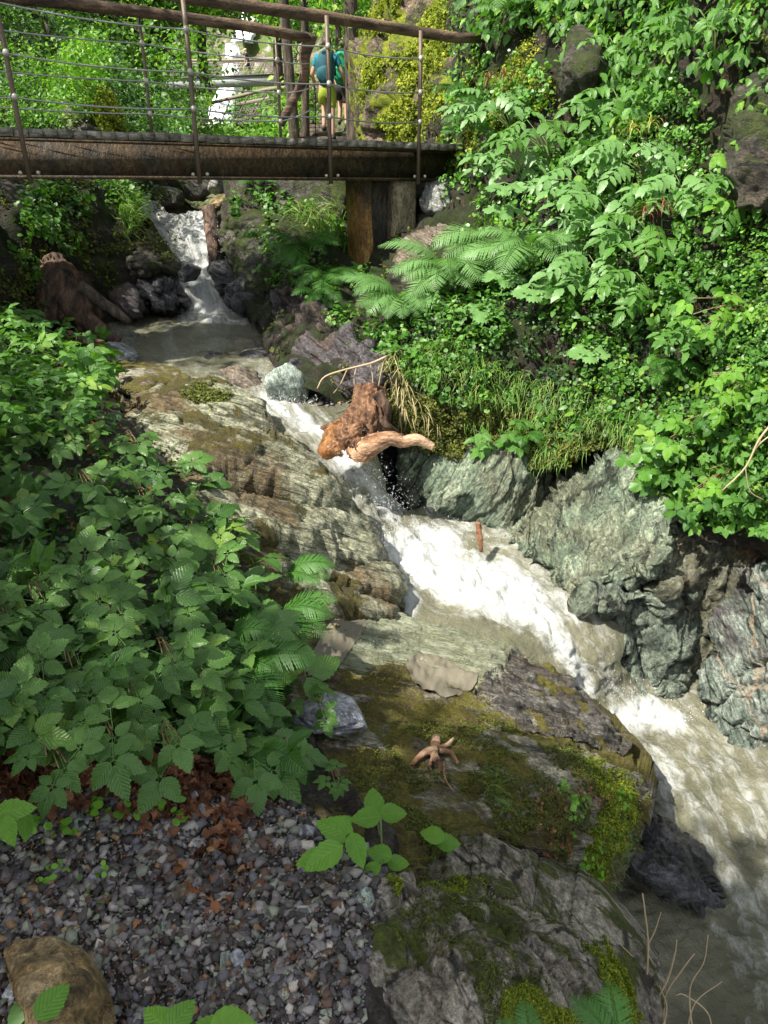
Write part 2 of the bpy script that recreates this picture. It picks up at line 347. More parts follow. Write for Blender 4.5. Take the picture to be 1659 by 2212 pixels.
M['purple'] = rockmat('dark_purple_slate', (.03, .026, .027), (.085, .074, .078), (.20, .18, .185), stain=(.09, .055, .03), stain_amt=.6, n=(.6, .2, .8), sq=4, sc_=3.5, rough=(.25, .6), crack=.8, bump=.9)
M['brownwet'] = rockmat('brown_wet_rock', (.035, .028, .022), (.11, .095, .08), (.24, .23, .21), stain=(.09, .04, .018), stain_amt=.8, n=(.3, .75, 1), sq=6, sc_=3, moss=.3, mc=((.06, .035, .012), (.12, .10, .02)), rough=(.15, .5), crack=.6, bump=.8)
M['wetdark'] = rockmat('wet_dark_rock', (.018, .018, .02), (.05, .05, .055), (.14, .14, .15), n=(.5, .3, .8), sq=3, sc_=3.5, rough=(.1, .4), crack=.8, bump=.9)
M['darkmoss'] = rockmat('dark_mossy_rock', (.025, .022, .015), (.06, .055, .04), (.13, .12, .09), stain=(.05, .035, .02), stain_amt=.6, n=(.3, .2, 1), sq=3, sc_=2.5, moss=.5, mc=((.025, .035, .008), (.07, .095, .014)), rough=(.4, .8), crack=.8, bump=.9)
M['greyrock'] = rockmat('pale_grey_rock', (.16, .17, .16), (.34, .36, .34), (.52, .54, .52), stain=(.18, .14, .08), stain_amt=.3, n=(.4, .2, 1), sq=6, sc_=4, rough=(.35, .7), crack=.7, bump=.8)
M['greengrey'] = rockmat('grey_green_stone', (.14, .17, .14), (.24, .29, .25), (.34, .39, .34), n=(1, .2, .3), sq=5, sc_=5, rough=(.3, .6), crack=.4, bump=.4)
M['brownstone'] = rockmat('brown_stone', (.06, .045, .033), (.14, .11, .08), (.25, .21, .16), n=(.5, .2, 1), sq=6, sc_=4, rough=(.2, .5), crack=.5, bump=.5)
M['tanrock'] = rockmat('ochre_rock', (.12, .08, .03), (.30, .20, .08), (.42, .32, .18), stain=(.12, .09, .05), stain_amt=.4, n=(.2, .2, 1), sq=2, sc_=4, moss=.3, rough=(.5, .8), crack=.6, bump=.7)
M['slate'] = rockmat('blue_grey_slate', (.14, .14, .155), (.27, .275, .30), (.40, .41, .44), n=(.1, -.2, 1), sq=3, sc_=5, rough=(.25, .5), crack=.8, bump=.35)
M['soil'] = rockmat('dark_soil', (.008, .006, .004), (.022, .016, .010), (.05, .035, .022), stain=(.045, .022, .010), stain_amt=.6, sq=1.2, sc_=6, moss=.50, mc=((.014, .020, .004), (.04, .06, .008)), rough=(.8, .95), crack=.2, bump=1)  # near black, so shade in the gaps between plants is partly colour
M['gravelbed'] = rockmat('gravel_bed', (.02, .015, .012), (.05, .04, .033), (.12, .10, .085), stain=(.07, .04, .025), stain_amt=.6, sq=1.2, sc_=22, rough=(.6, .9), crack=.3, bump=1)
M['sand'] = plain('wet_sand', (.155, .138, .098), .8, var=.35, s=160)
M['mossgreen'] = rockmat('yellow_moss_bank', (.03, .025, .015), (.10, .075, .05), (.30, .22, .15), stain=(.04, .05, .015), stain_amt=.7, n=(1, .3, .15), sq=.5, sc_=5, moss=.55, mc=((.10, .14, .008), (.34, .38, .02)), rough=(.8, .95), crack=.3, bump=1)  # dark base and stain tones stand in for shade between the moss clumps
M['bramble'] = leafmat('bramble_leaf', (.040, .115, .020), (.115, .235, .045), (.18, .29, .04), rough=.32, trans=.22)
M['bright'] = leafmat('bright_leaf', (.09, .24, .02), (.17, .36, .03), (.26, .40, .03), rough=.4, trans=.35)
M['slopeleaf'] = leafmat('slope_leaf', (.035, .12, .015), (.11, .26, .035), (.20, .34, .035), rough=.38, trans=.3)
M['cover'] = leafmat('cover_leaf', (.05, .15, .02), (.11, .26, .035), (.19, .31, .03), rough=.45, trans=.35, veins=False)
M['fern'] = leafmat('fern_leaf', (.04, .13, .02), (.085, .22, .035), (.14, .28, .04), rough=.45, trans=.35, veins=False)
M['palefern'] = leafmat('pale_fern_leaf', (.09, .21, .05), (.17, .32, .10), (.22, .37, .08), rough=.45, trans=.3, veins=False)
M['far'] = leafmat('far_foliage', (.055, .16, .02), (.16, .34, .03), (.30, .44, .03), rough=.5, trans=.4, veins=False, far=True)
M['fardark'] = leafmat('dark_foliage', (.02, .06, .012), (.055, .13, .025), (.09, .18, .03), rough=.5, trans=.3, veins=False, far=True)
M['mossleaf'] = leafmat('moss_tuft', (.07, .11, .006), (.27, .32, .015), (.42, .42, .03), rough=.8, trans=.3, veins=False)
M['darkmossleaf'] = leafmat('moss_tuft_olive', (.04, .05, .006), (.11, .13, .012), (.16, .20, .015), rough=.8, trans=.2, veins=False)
M['dead'] = leafmat('dead_leaf', (.06, .022, .010), (.24, .09, .035), (.40, .20, .09), rough=.6, trans=.1)
M['grass'] = leafmat('grass_blade', (.09, .20, .025), (.18, .32, .05), (.38, .36, .14), rough=.5, trans=.3, veins=False)
M['drygrass'] = leafmat('dry_grass', (.20, .16, .07), (.42, .36, .18), (.5, .42, .2), rough=.6, trans=.2, veins=False)
M['panicle'] = leafmat('seed_panicle', (.30, .30, .05), (.48, .42, .12), (.45, .30, .10), rough=.6, trans=.2, veins=False)
M['panicle_brown'] = leafmat('brown_panicle', (.16, .05, .02), (.30, .11, .05), (.4, .2, .1), rough=.6, trans=.1, veins=False)
M['stem'] = plain('green_stem', (.12, .18, .05), .5); M['cane'] = plain('brown_cane', (.20, .13, .06), .6); M['twig'] = plain('dry_twig', (.42, .32, .20), .7)
M['bark'] = woodmat('bark', (.018, .013, .009), (.06, .045, .03), (.13, .10, .07), sc_=12, stretch=(1, 1, .2))
M['pole'] = woodmat('brown_pole', (.035, .02, .012), (.10, .06, .035), (.19, .125, .075), sc_=14, stretch=(.25, .25, 1))
M['drift'] = woodmat('driftwood', (.04, .018, .008), (.17, .078, .035), (.34, .19, .10), sc_=16, stretch=(1.1, 1, .16), rough=.65)
M['driftlog'] = woodmat('driftwood_log', (.09, .04, .016), (.33, .17, .085), (.60, .40, .26), sc_=9, stretch=(.18, 1, 1.2), rough=.6)
M['driftwet'] = woodmat('wet_orange_wood', (.07, .028, .010), (.24, .10, .025), (.40, .21, .07), sc_=8, stretch=(.5, 1, .4), rough=.25)
M['oldwood'] = woodmat('rotten_wood', (.02, .012, .008), (.08, .045, .028), (.18, .11, .07), sc_=10, stretch=(1, .4, .3))
M['redwood'] = woodmat('red_wood', (.08, .035, .02), (.19, .08, .04), (.34, .17, .09), sc_=12, stretch=(.4, .4, 1))
M['plank'] = woodmat('grey_plank', (.10, .09, .075), (.24, .215, .18), (.40, .37, .32), sc_=14, stretch=(.3, .3, 1))
M['rust'] = rockmat('rusty_steel', (.018, .014, .009), (.045, .032, .018), (.10, .07, .035), stain=(.10, .055, .018), stain_amt=.45, sq=.6, sc_=5, rough=(.5, .8), crack=0, bump=.4)
M['post'] = plain('rusty_post', (.13, .095, .07), .55, .3, .5, 70); M['wire'] = plain('steel_wire', (.36, .36, .34), .4, .6, .3, 50); M['galv'] = plain('galvanised_clamp', (.40, .38, .32), .45, .5)
M['girder'] = plain('grey_girder', (.30, .32, .30), .5, .2, .3, 4); M['greengirder'] = plain('green_grey_girder', (.15, .18, .16), .5, .2, .4, 4)
M['concrete'] = rockmat('stained_shaded_concrete', (.014, .012, .008), (.04, .034, .024), (.09, .075, .05), stain=(.03, .028, .02), stain_amt=.8, n=(1, 0, 0), sq=3, sc_=2.2, rough=(.4, .8), crack=.2, bump=.4)  # near black core: shade under the deck is put into the colour
M['ochre'] = rockmat('rust_stained_concrete', (.06, .035, .012), (.26, .13, .025), (.36, .22, .07), stain=(.05, .04, .03), stain_amt=.9, n=(1, 0, 0), sq=3, sc_=2.5, rough=(.3, .7), crack=.2, bump=.4)
M['tanconc'] = rockmat('lit_tan_concrete', (.10, .08, .05), (.25, .21, .13), (.36, .31, .2), stain=(.10, .085, .05), stain_amt=.6, n=(1, 0, 0), sq=3, sc_=2.5, rough=(.5, .8), crack=.3, bump=.5)  # tan buttress concrete, lightened in colour as the lit slab
M['skin'] = plain('skin', (.50, .30, .21), .5, 0, .1); M['hair'] = plain('hair', (.06, .04, .025), .6)
for k, c in dict(teal=(.01, .17, .25), lime=(.24, .31, .02), greenpack=(.01, .30, .14), black=(.02, .02, .022), darkteal=(.01, .08, .10), red=(.5, .03, .04), navy=(.03, .04, .12), orange=(.6, .2, .05), blond=(.5, .4, .25)).items(): M[k] = plain(k + '_cloth', c, .8, 0, .25, 25)  # teal and lime darkened: the hikers' shade is put into the cloth colour
def stonemat():
    m, nt, b = newmat('gravel_stone'); a = nd(nt, 'Attribute', attribute_name='tint').outputs['Fac']; pos = nd(nt, 'NewGeometry').outputs['Position']
    col = nd(nt, 'ValToRGB', {'Fac': a}); cr = col.color_ramp; cr.interpolation = 'CONSTANT'
    pal = [(0, (.04, .033, .03)), (.2, (.085, .072, .068)), (.36, (.16, .14, .135)), (.5, (.12, .115, .125)), (.6, (.22, .20, .19)), (.7, (.18, .185, .145)), (.78, (.11, .062, .04)), (.86, (.33, .30, .27)), (.92, (.28, .30, .22)), (.96, (.28, .17, .08)), (.985, (.48, .42, .36))]
    while len(cr.elements) < len(pal): cr.elements.new(.5)
    for e, (p, c) in zip(cr.elements, pal): e.position = p; e.color = c4(c)
    cc = mixc(nt, .6, col.outputs[0], ramp(nt, noise(nt, pos, 55, 6, .7), [(.3, .25), (.7, .75)]), 'OVERLAY')
    nt.links.new(cc, b.inputs['Base Color']); b.inputs['Roughness'].default_value = .55
    bp = nd(nt, 'Bump', {'Height': noise(nt, pos, 90, 5, .7), 'Strength': .5, 'Distance': .01}); nt.links.new(bp.outputs[0], b.inputs['Normal']); return m
M['stone'] = stonemat()
def watermat(name, deep, foamc=(.60, .62, .60), base_foam=0., sx=3., sy=14., rough=.08):
    m, nt, b = newmat(name); fo = nd(nt, 'Attribute', attribute_name='foam').outputs['Fac']; uv = nd(nt, 'UVMap').outputs[0]; pos = nd(nt, 'NewGeometry').outputs['Position']
    st = nd(nt, 'Mapping', {'Vector': uv, 'Scale': (sx, sy, 1)}).outputs[0]
    a = noise(nt, st, 1., 8, .68, .5); c = noise(nt, pos, 13, 8, .75, .8); e = noise(nt, pos, 60, 3, .7)
    nn = mth(nt, 'ADD', mth(nt, 'MULTIPLY', a, .6), mth(nt, 'ADD', mth(nt, 'MULTIPLY', c, .3), mth(nt, 'MULTIPLY', e, .1)))
    f = mth(nt, 'ADD', fo, mth(nt, 'MULTIPLY', mth(nt, 'SUBTRACT', nn, .5), 2.6)); f = ramp(nt, f, [(.30, 0.), (.5, .35), (.80, 1.)])
    d = mixc(nt, ramp(nt, noise(nt, pos, 1.7, 4, .6), [(.35, 0.), (.65, 1.)]), deep[0], deep[1])
    nt.links.new(mixc(nt, f, d, foamc), b.inputs['Base Color']); nt.links.new(mth(nt, 'ADD', rough, mth(nt, 'MULTIPLY', f, .35)), b.inputs['Roughness']); b.inputs['IOR'].default_value = 1.33
    h = mth(nt, 'ADD', mth(nt, 'MULTIPLY', a, .6), mth(nt, 'ADD', mth(nt, 'MULTIPLY', c, .5), mth(nt, 'MULTIPLY', e, .06)))
    bp = nd(nt, 'Bump', {'Height': h, 'Strength': .9, 'Distance': .09}); nt.links.new(bp.outputs[0], b.inputs['Normal']); return m
M['water'] = watermat('murky_creek_water', ((.13, .13, .085), (.24, .235, .16)))
M['cascade'] = watermat('cascade_water', ((.16, .16, .14), (.28, .28, .25)), sx=2.5, sy=16)
M['fallfar'] = plain('white_falls', (.85, .87, .92), .5, 0, .15, 3); M['spray'] = plain('spray', (.85, .87, .87), .3, 0, .05)

# ---------------------------------------------------------------- ground, hillsides and water: the setting
def D(*terms):
    def f(p):
        s = 0
        for t in terms:
            if t[0] == 'n': s = s + t[1] * fbm(p * t[2], 5, t[3] if len(t) > 3 else 0)
            elif t[0] == 's': s = s + t[1] * strata(p, t[2], t[3], t[4] if len(t) > 4 else 0)
            elif t[0] == 'c': s = s + t[1] * facets(p, t[2], t[3])
            elif t[0] == 'r': s = s + t[1] * (.5 - np.abs(fbm(p * t[2], 5, t[3])))
        return s
    return f
y = lambda u, v, a: (u, v, 'y', a)
z = lambda u, v, a: (u, v, 'z', a)
G = mk('ground', np.array([[-150, -60, -3.2], [150, -60, -3.2], [150, 300, -3.2], [-150, 300, -3.2]]), [[0, 1, 2, 3]], M['soil'], kind='structure')
# near left bank: gravel path rising into the bramble bank
LB = Surf([z(100, 2500, 0), z(600, 2500, 0), z(0, 2212, .02), z(400, 2212, 0), z(750, 2212, 0), z(0, 1950, .04), z(400, 1900, 0), z(760, 1900, -.03), z(0, 1650, .10), z(350, 1650, .0), z(620, 1650, -.32), z(760, 1780, -.26), z(620, 1500, -.50),
    z(-500, 2212, .3), z(-500, 1650, .5), z(0, 1350, .15), z(350, 1350, -.05), z(620, 1400, -.5), z(0, 1100, .2), z(300, 1100, -.05), z(520, 1150, -.42), z(0, 900, .2), z(250, 900, 0), z(0, 720, .15), z(150, 740, -.15), z(240, 820, -.25), z(-500, 1100, .8), z(-500, 720, .8), z(900, 2212, -.1), z(880, 1950, -.15)],
    disp=D(('n', .05, 1.2, 1), ('n', .012, 9, 2)))
sheet('ground', LB, [(-600, 690), (60, 705), (200, 775), (265, 900), (370, 1010), (500, 1140), (570, 1300), (600, 1480), (680, 1640), (735, 1760), (800, 1850), (850, 1900), (860, 2500), (-600, 2500)], 9, M['gravelbed'], .5, kind='structure')
# right hillside
RHP = [(480, 350), (500, 560), (515, 640), (560, 700), (585, 780), (640, 865), (800, 880), (850, 960), (960, 985), (1060, 1010), (1220, 1010), (1330, 960), (1420, 990), (1460, 1080), (1560, 1160), (1660, 1180), (1780, 1300), (1900, 1620), (2400, 2000), (2400, -600), (1000, -600), (985, 200), (900, 330), (740, 350)]
RH = Surf([y(500, 400, 12), y(740, 400, 11.8), y(740, 540, 10.2), y(560, 640, 9.2), y(640, 560, 9.6), y(600, 740, 7.6), y(700, 700, 7.8), y(650, 850, 6.5), y(800, 860, 6.3), y(850, 700, 7.1), y(900, 540, 8.9), y(950, 400, 10.2), y(1000, 60, 10.9), y(1000, -300, 12), y(1000, 250, 10.2),
    y(1100, 400, 8.5), y(1100, 640, 7.1), y(1000, 850, 6.2), y(950, 940, 6.15), y(1100, 980, 5.95), y(1250, 980, 5.7), y(1250, 700, 6.4), y(1300, 400, 7.4), y(1300, 0, 8.8), y(1500, 200, 7), y(1500, 600, 5.9), y(1450, 950, 5.3), y(1659, 1100, 4.6), y(1659, 700, 5.1), y(1659, 300, 5.9), y(1659, 0, 6.6), y(2100, 0, 5.3), y(2100, 700, 4), y(2200, 1200, 3.4), y(1850, 1500, 3.9), y(2300, 1900, 2.6), y(1300, -500, 10.5), y(1150, 200, 8.9), y(1120, 160, 9.2)],
    disp=D(('n', .16, .9, 11), ('r', .18, 2.2, 12), ('n', .03, 9, 13)))
sheet('hillside', RH, RHP, 9, M['soil'], 1.0, kind='structure')
# left hillside behind the bridge, down to the upper pool
LHP = [(-900, 800), (90, 775), (230, 735), (300, 690), (385, 655), (345, 585), (310, 490), (280, 430), (300, 395), (425, 320), (415, 250), (330, 195), (345, 110), (400, 0), (480, -600), (-900, -600)]
LH = Surf([y(0, 400, 9.2), y(300, 400, 11.4), y(380, 560, 10.3), z(250, 700, -.28), z(100, 740, -.2), y(0, 560, 7.9), y(0, 740, 6.9), y(-500, 560, 6), y(150, 550, 9.2), y(250, 480, 10.6), y(0, 250, 11.5), y(200, 280, 13), y(320, 270, 17), y(420, 300, 22), y(410, 240, 30), y(100, 150, 15), y(300, 120, 34), y(0, 0, 18), y(250, 0, 30), y(420, -50, 45), y(-500, 0, 12), y(0, -400, 26), y(350, -400, 48), z(380, 660, -.28)],
    disp=D(('n', .12, .8, 21), ('r', .12, 2, 22), ('n', .03, 8, 23)))
sheet('hillside', LH, LHP, 10, M['soil'], 1.0, kind='structure')
# valley floor and rock wall behind the far bridges
VN = Surf([y(280, 430, 13), y(500, 430, 13), y(300, 385, 16), y(520, 385, 16), y(760, 400, 14), y(300, 310, 26), y(480, 290, 32), y(640, 285, 22), y(760, 300, 17.4), y(900, 320, 13.5), y(600, 240, 26), y(700, 180, 22), y(860, 120, 20), y(900, -100, 22), y(660, 100, 30), y(690, -100, 34), y(1000, 100, 16)],
    disp=D(('n', .3, .4, 31), ('r', .2, 1, 32), ('n', .05, 3, 33)))
VF = Surf([y(280, 300, 60), y(480, 272, 62), y(700, 290, 50), y(350, 150, 68), y(480, 200, 68), y(480, 120, 74), y(600, 150, 68), y(720, 120, 60), y(300, 50, 75), y(540, 20, 92), y(700, 0, 75), y(1100, 0, 50), y(300, -400, 100), y(540, -400, 115), y(1100, -400, 70), y(1000, 300, 40), y(560, 80, 76)],
    disp=D(('n', .9, .18, 34), ('r', .7, .4, 35), ('n', .2, 1.2, 36)))
M['valley'] = rockmat('valley_rock', (.07, .055, .04), (.19, .155, .12), (.36, .32, .27), stain=(.08, .12, .02), stain_amt=.9, n=(1, .2, .3), sq=1.5, sc_=.7, moss=.44, mc=((.05, .10, .012), (.14, .20, .03)), ms=.35, crack=.4, bump=1)
sheet('terrain', VN, [(270, 440), (520, 450), (770, 430), (1000, 360), (1100, -500), (700, -500), (690, 0), (672, 120), (650, 230), (600, 275), (500, 296), (400, 312), (270, 320)], 6, M['valley'], 2, kind='structure')
sheet('hills', VF, [(240, 330), (700, 330), (1100, 300), (1200, -500), (240, -500)], 6, M['valley'], 3, kind='structure')

# ---- water
CL = [(300, 400), (330, 440), (400, 480), (425, 560), (440, 620), (460, 690), (520, 770), (600, 870), (690, 950), (770, 1060), (860, 1190), (960, 1250), (1080, 1290), (1190, 1355), (1265, 1450), (1330, 1545), (1430, 1640), (1540, 1800), (1650, 2000), (1780, 2300)]
FOAM = [([(680, 930), (620, 890), (580, 872), (560, 866)], 40, .66), ([(660, 950), (760, 1080), (850, 1210)], 75, .52), ([(650, 960), (720, 1050), (800, 1180)], 22, .55), ([(740, 975), (800, 1050), (850, 1110)], 36, .72), ([(870, 1200), (940, 1190), (980, 1250), (1060, 1260), (1120, 1290)], 72, .98), ([(900, 1230), (1020, 1290), (1120, 1310), (1180, 1345)], 44, .95),
    ([(830, 1290), (880, 1300)], 34, .9), ([(1180, 1345), (1225, 1410), (1262, 1490)], 34, .80), ([(1270, 1340), (1300, 1430), (1330, 1530)], 40, .42), ([(1150, 1240), (1240, 1320)], 50, .5), ([(1320, 1560), (1390, 1535), (1450, 1565)], 42, .88), ([(1330, 1590), (1390, 1640), (1450, 1690)], 46, .66), ([(1480, 1740), (1560, 1860), (1640, 1990)], 85, .36), ([(1560, 1980), (1659, 2060)], 70, .40), ([(930, 1110), (1100, 1180), (1200, 1260)], 50, .45)]
def foamf(u, v):
    s = np.full(np.shape(u), .06)
    for pl, r, a in FOAM:
        d = near(u, v, pl, False)[0]; s = np.maximum(s, a * np.exp(-(d / r) ** 2))
    s = np.where((v < 860) & (v > 660), np.maximum(s, .26), s); s = np.where((v > 1480) & (u > 1300), np.maximum(s, .36), s); s = np.where((v < 700) & (v > 660) & (u > 380) & (u < 540), .6, s)  # the upper pool's raised value also stands in for its grey reflection
    s = s * np.where(v > 1850, np.clip((u - (1385 + (v - 1900) * .40)) / 170, .25, 1), 1)
    return s
def flowuv(u, v, V):
    d, bx, by, sg = near(u, v, CL, False); t = proj(V)[2]; side = np.where((u - bx) > (v - by) * .3, 1, -1)
    return np.stack([sg / 280, side * d * t / F * np.where((v > 670) & (v < 870), .22, 1)], 1)
WS = Surf([z(230, 690, -.25), z(300, 680, -.25), z(540, 680, -.25), z(280, 760, -.25), z(620, 740, -.25), z(450, 830, -.26), z(450, 860, -.28), z(600, 860, -.30), z(700, 870, -.33), z(800, 900, -.36), z(600, 900, -.35), z(640, 935, -.42), z(740, 945, -.42), z(670, 1000, -.55), z(750, 1060, -.78), z(790, 1000, -.55), z(820, 1040, -.80), z(800, 1140, -.98), z(850, 1220, -1.14), z(850, 1110, -1.05), z(900, 1150, -1.12),
    z(950, 1110, -1.12), z(1100, 1170, -1.15), z(880, 1260, -1.16), z(1000, 1300, -1.18), z(1150, 1240, -1.17), z(1080, 1340, -1.22), z(860, 1310, -1.18), z(1180, 1310, -1.21), z(1260, 1290, -1.2), z(1170, 1380, -1.28), z(1280, 1350, -1.27), z(1230, 1440, -1.45), z(1310, 1440, -1.46), z(1285, 1510, -1.68), z(1340, 1525, -1.74),
    z(1400, 1490, -1.75), z(1600, 1490, -1.75), z(1400, 1700, -1.77), z(1659, 1700, -1.77), z(1600, 2000, -1.8), z(1400, 2100, -1.8), z(1900, 2300, -1.8), z(1900, 1600, -1.75), z(1300, 2212, -1.8), z(1300, 1850, -1.78), z(1250, 2500, -1.8), z(2300, 2500, -1.8)],
    disp=None, lam=1e-7)
def wdisp(p):
    uu, vv, t = proj(p); f = np.clip(foamf(uu, vv), 0, 1.2)
    return (.010 + .006 * (vv > 1450)) * fbm(p * 6, 4, 2) + f * (.06 * fbm(p * 3.0, 5, 41) + .05 * (1 - 2 * np.abs(fbm(p * 5, 5, 42))))
WS.disp = wdisp
sheet('creek_water', WS, [(200, 668), (400, 655), (560, 668), (640, 730), (660, 850), (790, 880), (808, 960), (840, 1070), (880, 1105), (960, 1090), (1100, 1130), (1300, 1240), (1370, 1330), (1340, 1430), (1370, 1470), (1700, 1430), (2300, 1500), (2300, 2500), (1200, 2500), (1180, 1900), (1330, 1700), (1280, 1580), (1150, 1440), (1050, 1380), (820, 1340), (780, 1200), (600, 960), (520, 880), (200, 860)], 4, M['water'], 0, kind='structure', uvf=flowuv, foamf=foamf)
CS = Surf([y(290, 415, 12.4), y(340, 415, 12.3), y(310, 440, 11.9), y(350, 460, 11.5), y(440, 462, 11.3), y(380, 520, 10.9), y(455, 520, 10.85), y(395, 575, 10.6), y(465, 580, 10.55), y(400, 612, 10.3), y(470, 612, 10.25), z(400, 682, -.27), z(520, 682, -.27)], disp=lambda p: .05 * fbm(p * 2.4, 5, 51) + .03 * fbm(p * 9, 3, 52))
sheet('cascade', CS, [(280, 405), (345, 400), (345, 440), (362, 455), (440, 455), (462, 500), (475, 580), (490, 630), (530, 690), (390, 690), (395, 640), (365, 600), (380, 570), (330, 480), (290, 440)], 4, M['cascade'], 0, kind='structure', uvf=flowuv,
    foamf=lambda u, v: np.where(v > 655, .75, np.where(v < 455, .45, .50 + .22 * np.exp(-((u - 445) / 30.) ** 2))))

# ---------------------------------------------------------------- big rocks, each laid through its measured outline
ROCKS = {}
GREEN = [(760, 1345), (860, 1300), (960, 1300), (1080, 1330), (1150, 1380), (1190, 1420), (1120, 1455), (1060, 1500), (1000, 1490), (930, 1450), (840, 1430), (790, 1440), (740, 1430)]
def bigrock(name, label, poly, ctrl, mat, disp, rnd=(40, .35), step=4, thick=.6, cat='rock', group=None, key=None, **kw):
    poly = smooth_poly(poly, 2); s = Surf(ctrl, disp, rnd, poly); o = sheet(name, s, poly, step, mat, thick, label=label, cat=cat, group=group, **kw)
    if key: ROCKS[key] = (s, poly)
    return o
sd = (.35, .55, 1)
SLC = [y(215, 800, 6.2), y(330, 905, 5.3), y(480, 905, 5.45), y(600, 905, 5.7), y(640, 960, 5.45), y(740, 1090, 5.0), y(850, 1265, 4.45), y(850, 1330, 4.1), y(600, 1330, 3.5), y(450, 1050, 4.35), y(330, 1000, 4.6), y(500, 1300, 3.42), y(560, 1000, 5.0), y(650, 1120, 4.55), y(500, 1130, 4.05), y(560, 1220, 3.75), y(700, 1250, 4.1)]
def slabd(off, seed): return D(('n', .08, 1.5, 61 + seed), ('s', .055, sd, 6, 1 + seed), ('s', .022, sd, 20, 2), ('n', .014, 12, 62)) if off == 0 else (lambda p: off + .05 * fbm(p * 1.5, 4, 61 + seed) + .05 * strata(p, sd, 6, 1 + seed) + .02 * strata(p, sd, 20, 2) + .008 * facets(p, 4.5, seed) + .012 * fbm(p * 12, 4, 62))
bigrock('rock_slab', 'long bedrock floor under the layered slabs beside the white chute', [(195, 800), (270, 905), (340, 1010), (430, 1130), (490, 1230), (500, 1310), (560, 1350), (640, 1355), (700, 1350), (800, 1342), (850, 1330), (866, 1285), (852, 1262), (804, 1180), (744, 1095), (684, 1010), (634, 960), (600, 920), (520, 900), (400, 905), (330, 890)], SLC, M['slab'], slabd(-.07, 0), (35, .22), step=3, key='slab')
for k, (pl, off, lab) in enumerate([
    ([(270, 915), (340, 905), (420, 912), (480, 940), (560, 962), (635, 975), (690, 1030), (742, 1092), (700, 1112), (640, 1085), (560, 1060), (480, 1030), (400, 1020), (330, 985)], .10, 'second pale slab with an orange brown rim below the humped rock'),
    ([(400, 1040), (470, 1045), (540, 1078), (620, 1092), (700, 1100), (752, 1098), (810, 1180), (832, 1228), (760, 1236), (690, 1215), (600, 1200), (500, 1190), (440, 1130)], .08, 'third ribbed green slab dropping beside the steepest white water'),
    ([(470, 1200), (560, 1205), (660, 1212), (760, 1232), (830, 1222), (866, 1268), (852, 1296), (790, 1300), (720, 1270), (640, 1262), (560, 1280), (500, 1270)], .07, 'brown mossed slab toe touching the foam'),
    ([(510, 1290), (600, 1268), (690, 1264), (770, 1290), (852, 1312), (846, 1346), (780, 1356), (690, 1345), (600, 1340), (520, 1340)], .06, 'lowest cracked slab step above the sandy hollow')]):
    pls = smooth_poly(pl, 2); s_ = Surf(SLC, slabd(off, k + 3), (34, .30), pls); sheet('rock_slab', s_, pls, 3, M['slab'], .4, label=lab, cat='rock'); ROCKS['slab%d' % k] = (s_, pls)
bigrock('rock_slab', 'humped pale rock with mossy crown directly behind the long slab', [(240, 800), (300, 880), (340, 925), (480, 935), (560, 960), (625, 965), (600, 920), (560, 870), (520, 840), (470, 815), (400, 810), (330, 835), (270, 850)],
    [y(240, 800, 6.6), y(340, 925, 5.15), y(480, 930, 5.25), y(620, 965, 5.4), y(560, 875, 5.75), y(470, 820, 6.05), y(400, 815, 6.1), y(430, 880, 5.45), y(520, 900, 5.45)],
    M['slab'], D(('n', .06, 1.7, 63), ('s', .04, sd, 9, 3), ('n', .012, 12, 64)), (30, .25), step=3, key='hump')
bigrock('rock_slab', 'flat brown streaked slab at the near edge of the upper pool', [(190, 775), (260, 860), (330, 850), (400, 825), (425, 812), (400, 800), (330, 782), (260, 775)],
    [z(190, 775, -.18), z(260, 860, -.22), z(330, 850, -.2), z(425, 812, -.24), z(330, 782, -.18), z(320, 815, -.12)], M['mossrock'], D(('n', .03, 2, 65), ('s', .03, sd, 12, 4)), (18, .1), step=3)
bigrock('boulder', 'huge moss covered boulder between the gravel path and the lower falls', [(540, 1450), (560, 1380), (680, 1350), (780, 1345), (860, 1318), (960, 1325), (1080, 1350), (1130, 1395), (1215, 1450), (1262, 1515), (1310, 1560), (1345, 1625), (1392, 1672), (1396, 1740), (1375, 1840), (1335, 1910), (1285, 1965), (1250, 2000), (1190, 1990), (1000, 2050), (800, 2050), (680, 1880), (580, 1700)],
    [z(780, 1345, -.84), z(860, 1318, -1.05), z(960, 1325, -1.18), z(1130, 1395, -1.25), z(1050, 1430, -1.08), z(1262, 1515, -1.45), z(1345, 1625, -1.5), z(680, 1440, -.70), z(620, 1550, -.60), z(800, 1450, -.78), z(940, 1500, -.86), z(1100, 1540, -1.02), z(900, 1650, -.62), z(1050, 1680, -.66), z(1200, 1640, -.92), z(540, 1450, -.50), z(560, 1650, -.38), z(700, 1700, -.34), z(820, 1830, -.22), z(1000, 1830, -.46), z(1150, 1800, -.72), z(1390, 1690, -1.25), z(1290, 1720, -1.02), y(1375, 1840, 2.62), y(1290, 1900, 2.42), y(1250, 1990, 2.34), y(1150, 1930, 2.28), z(850, 2000, -.3), z(1000, 1930, -.62)],
    M['mossrock'], D(('n', .06, 1.6, 66), ('s', .028, (.3, .75, 1), 14, 5), ('s', .012, (.3, .75, 1), 45, 6), ('n', .014, 14, 67)), (40, .22), step=3, thick=.8, cat='boulder', key='main', foamf=lambda u, v: np.where(inpoly(u, v, GREEN), 1, -1) * np.minimum(near(u, v, GREEN)[0] / 40, .9) + .3)
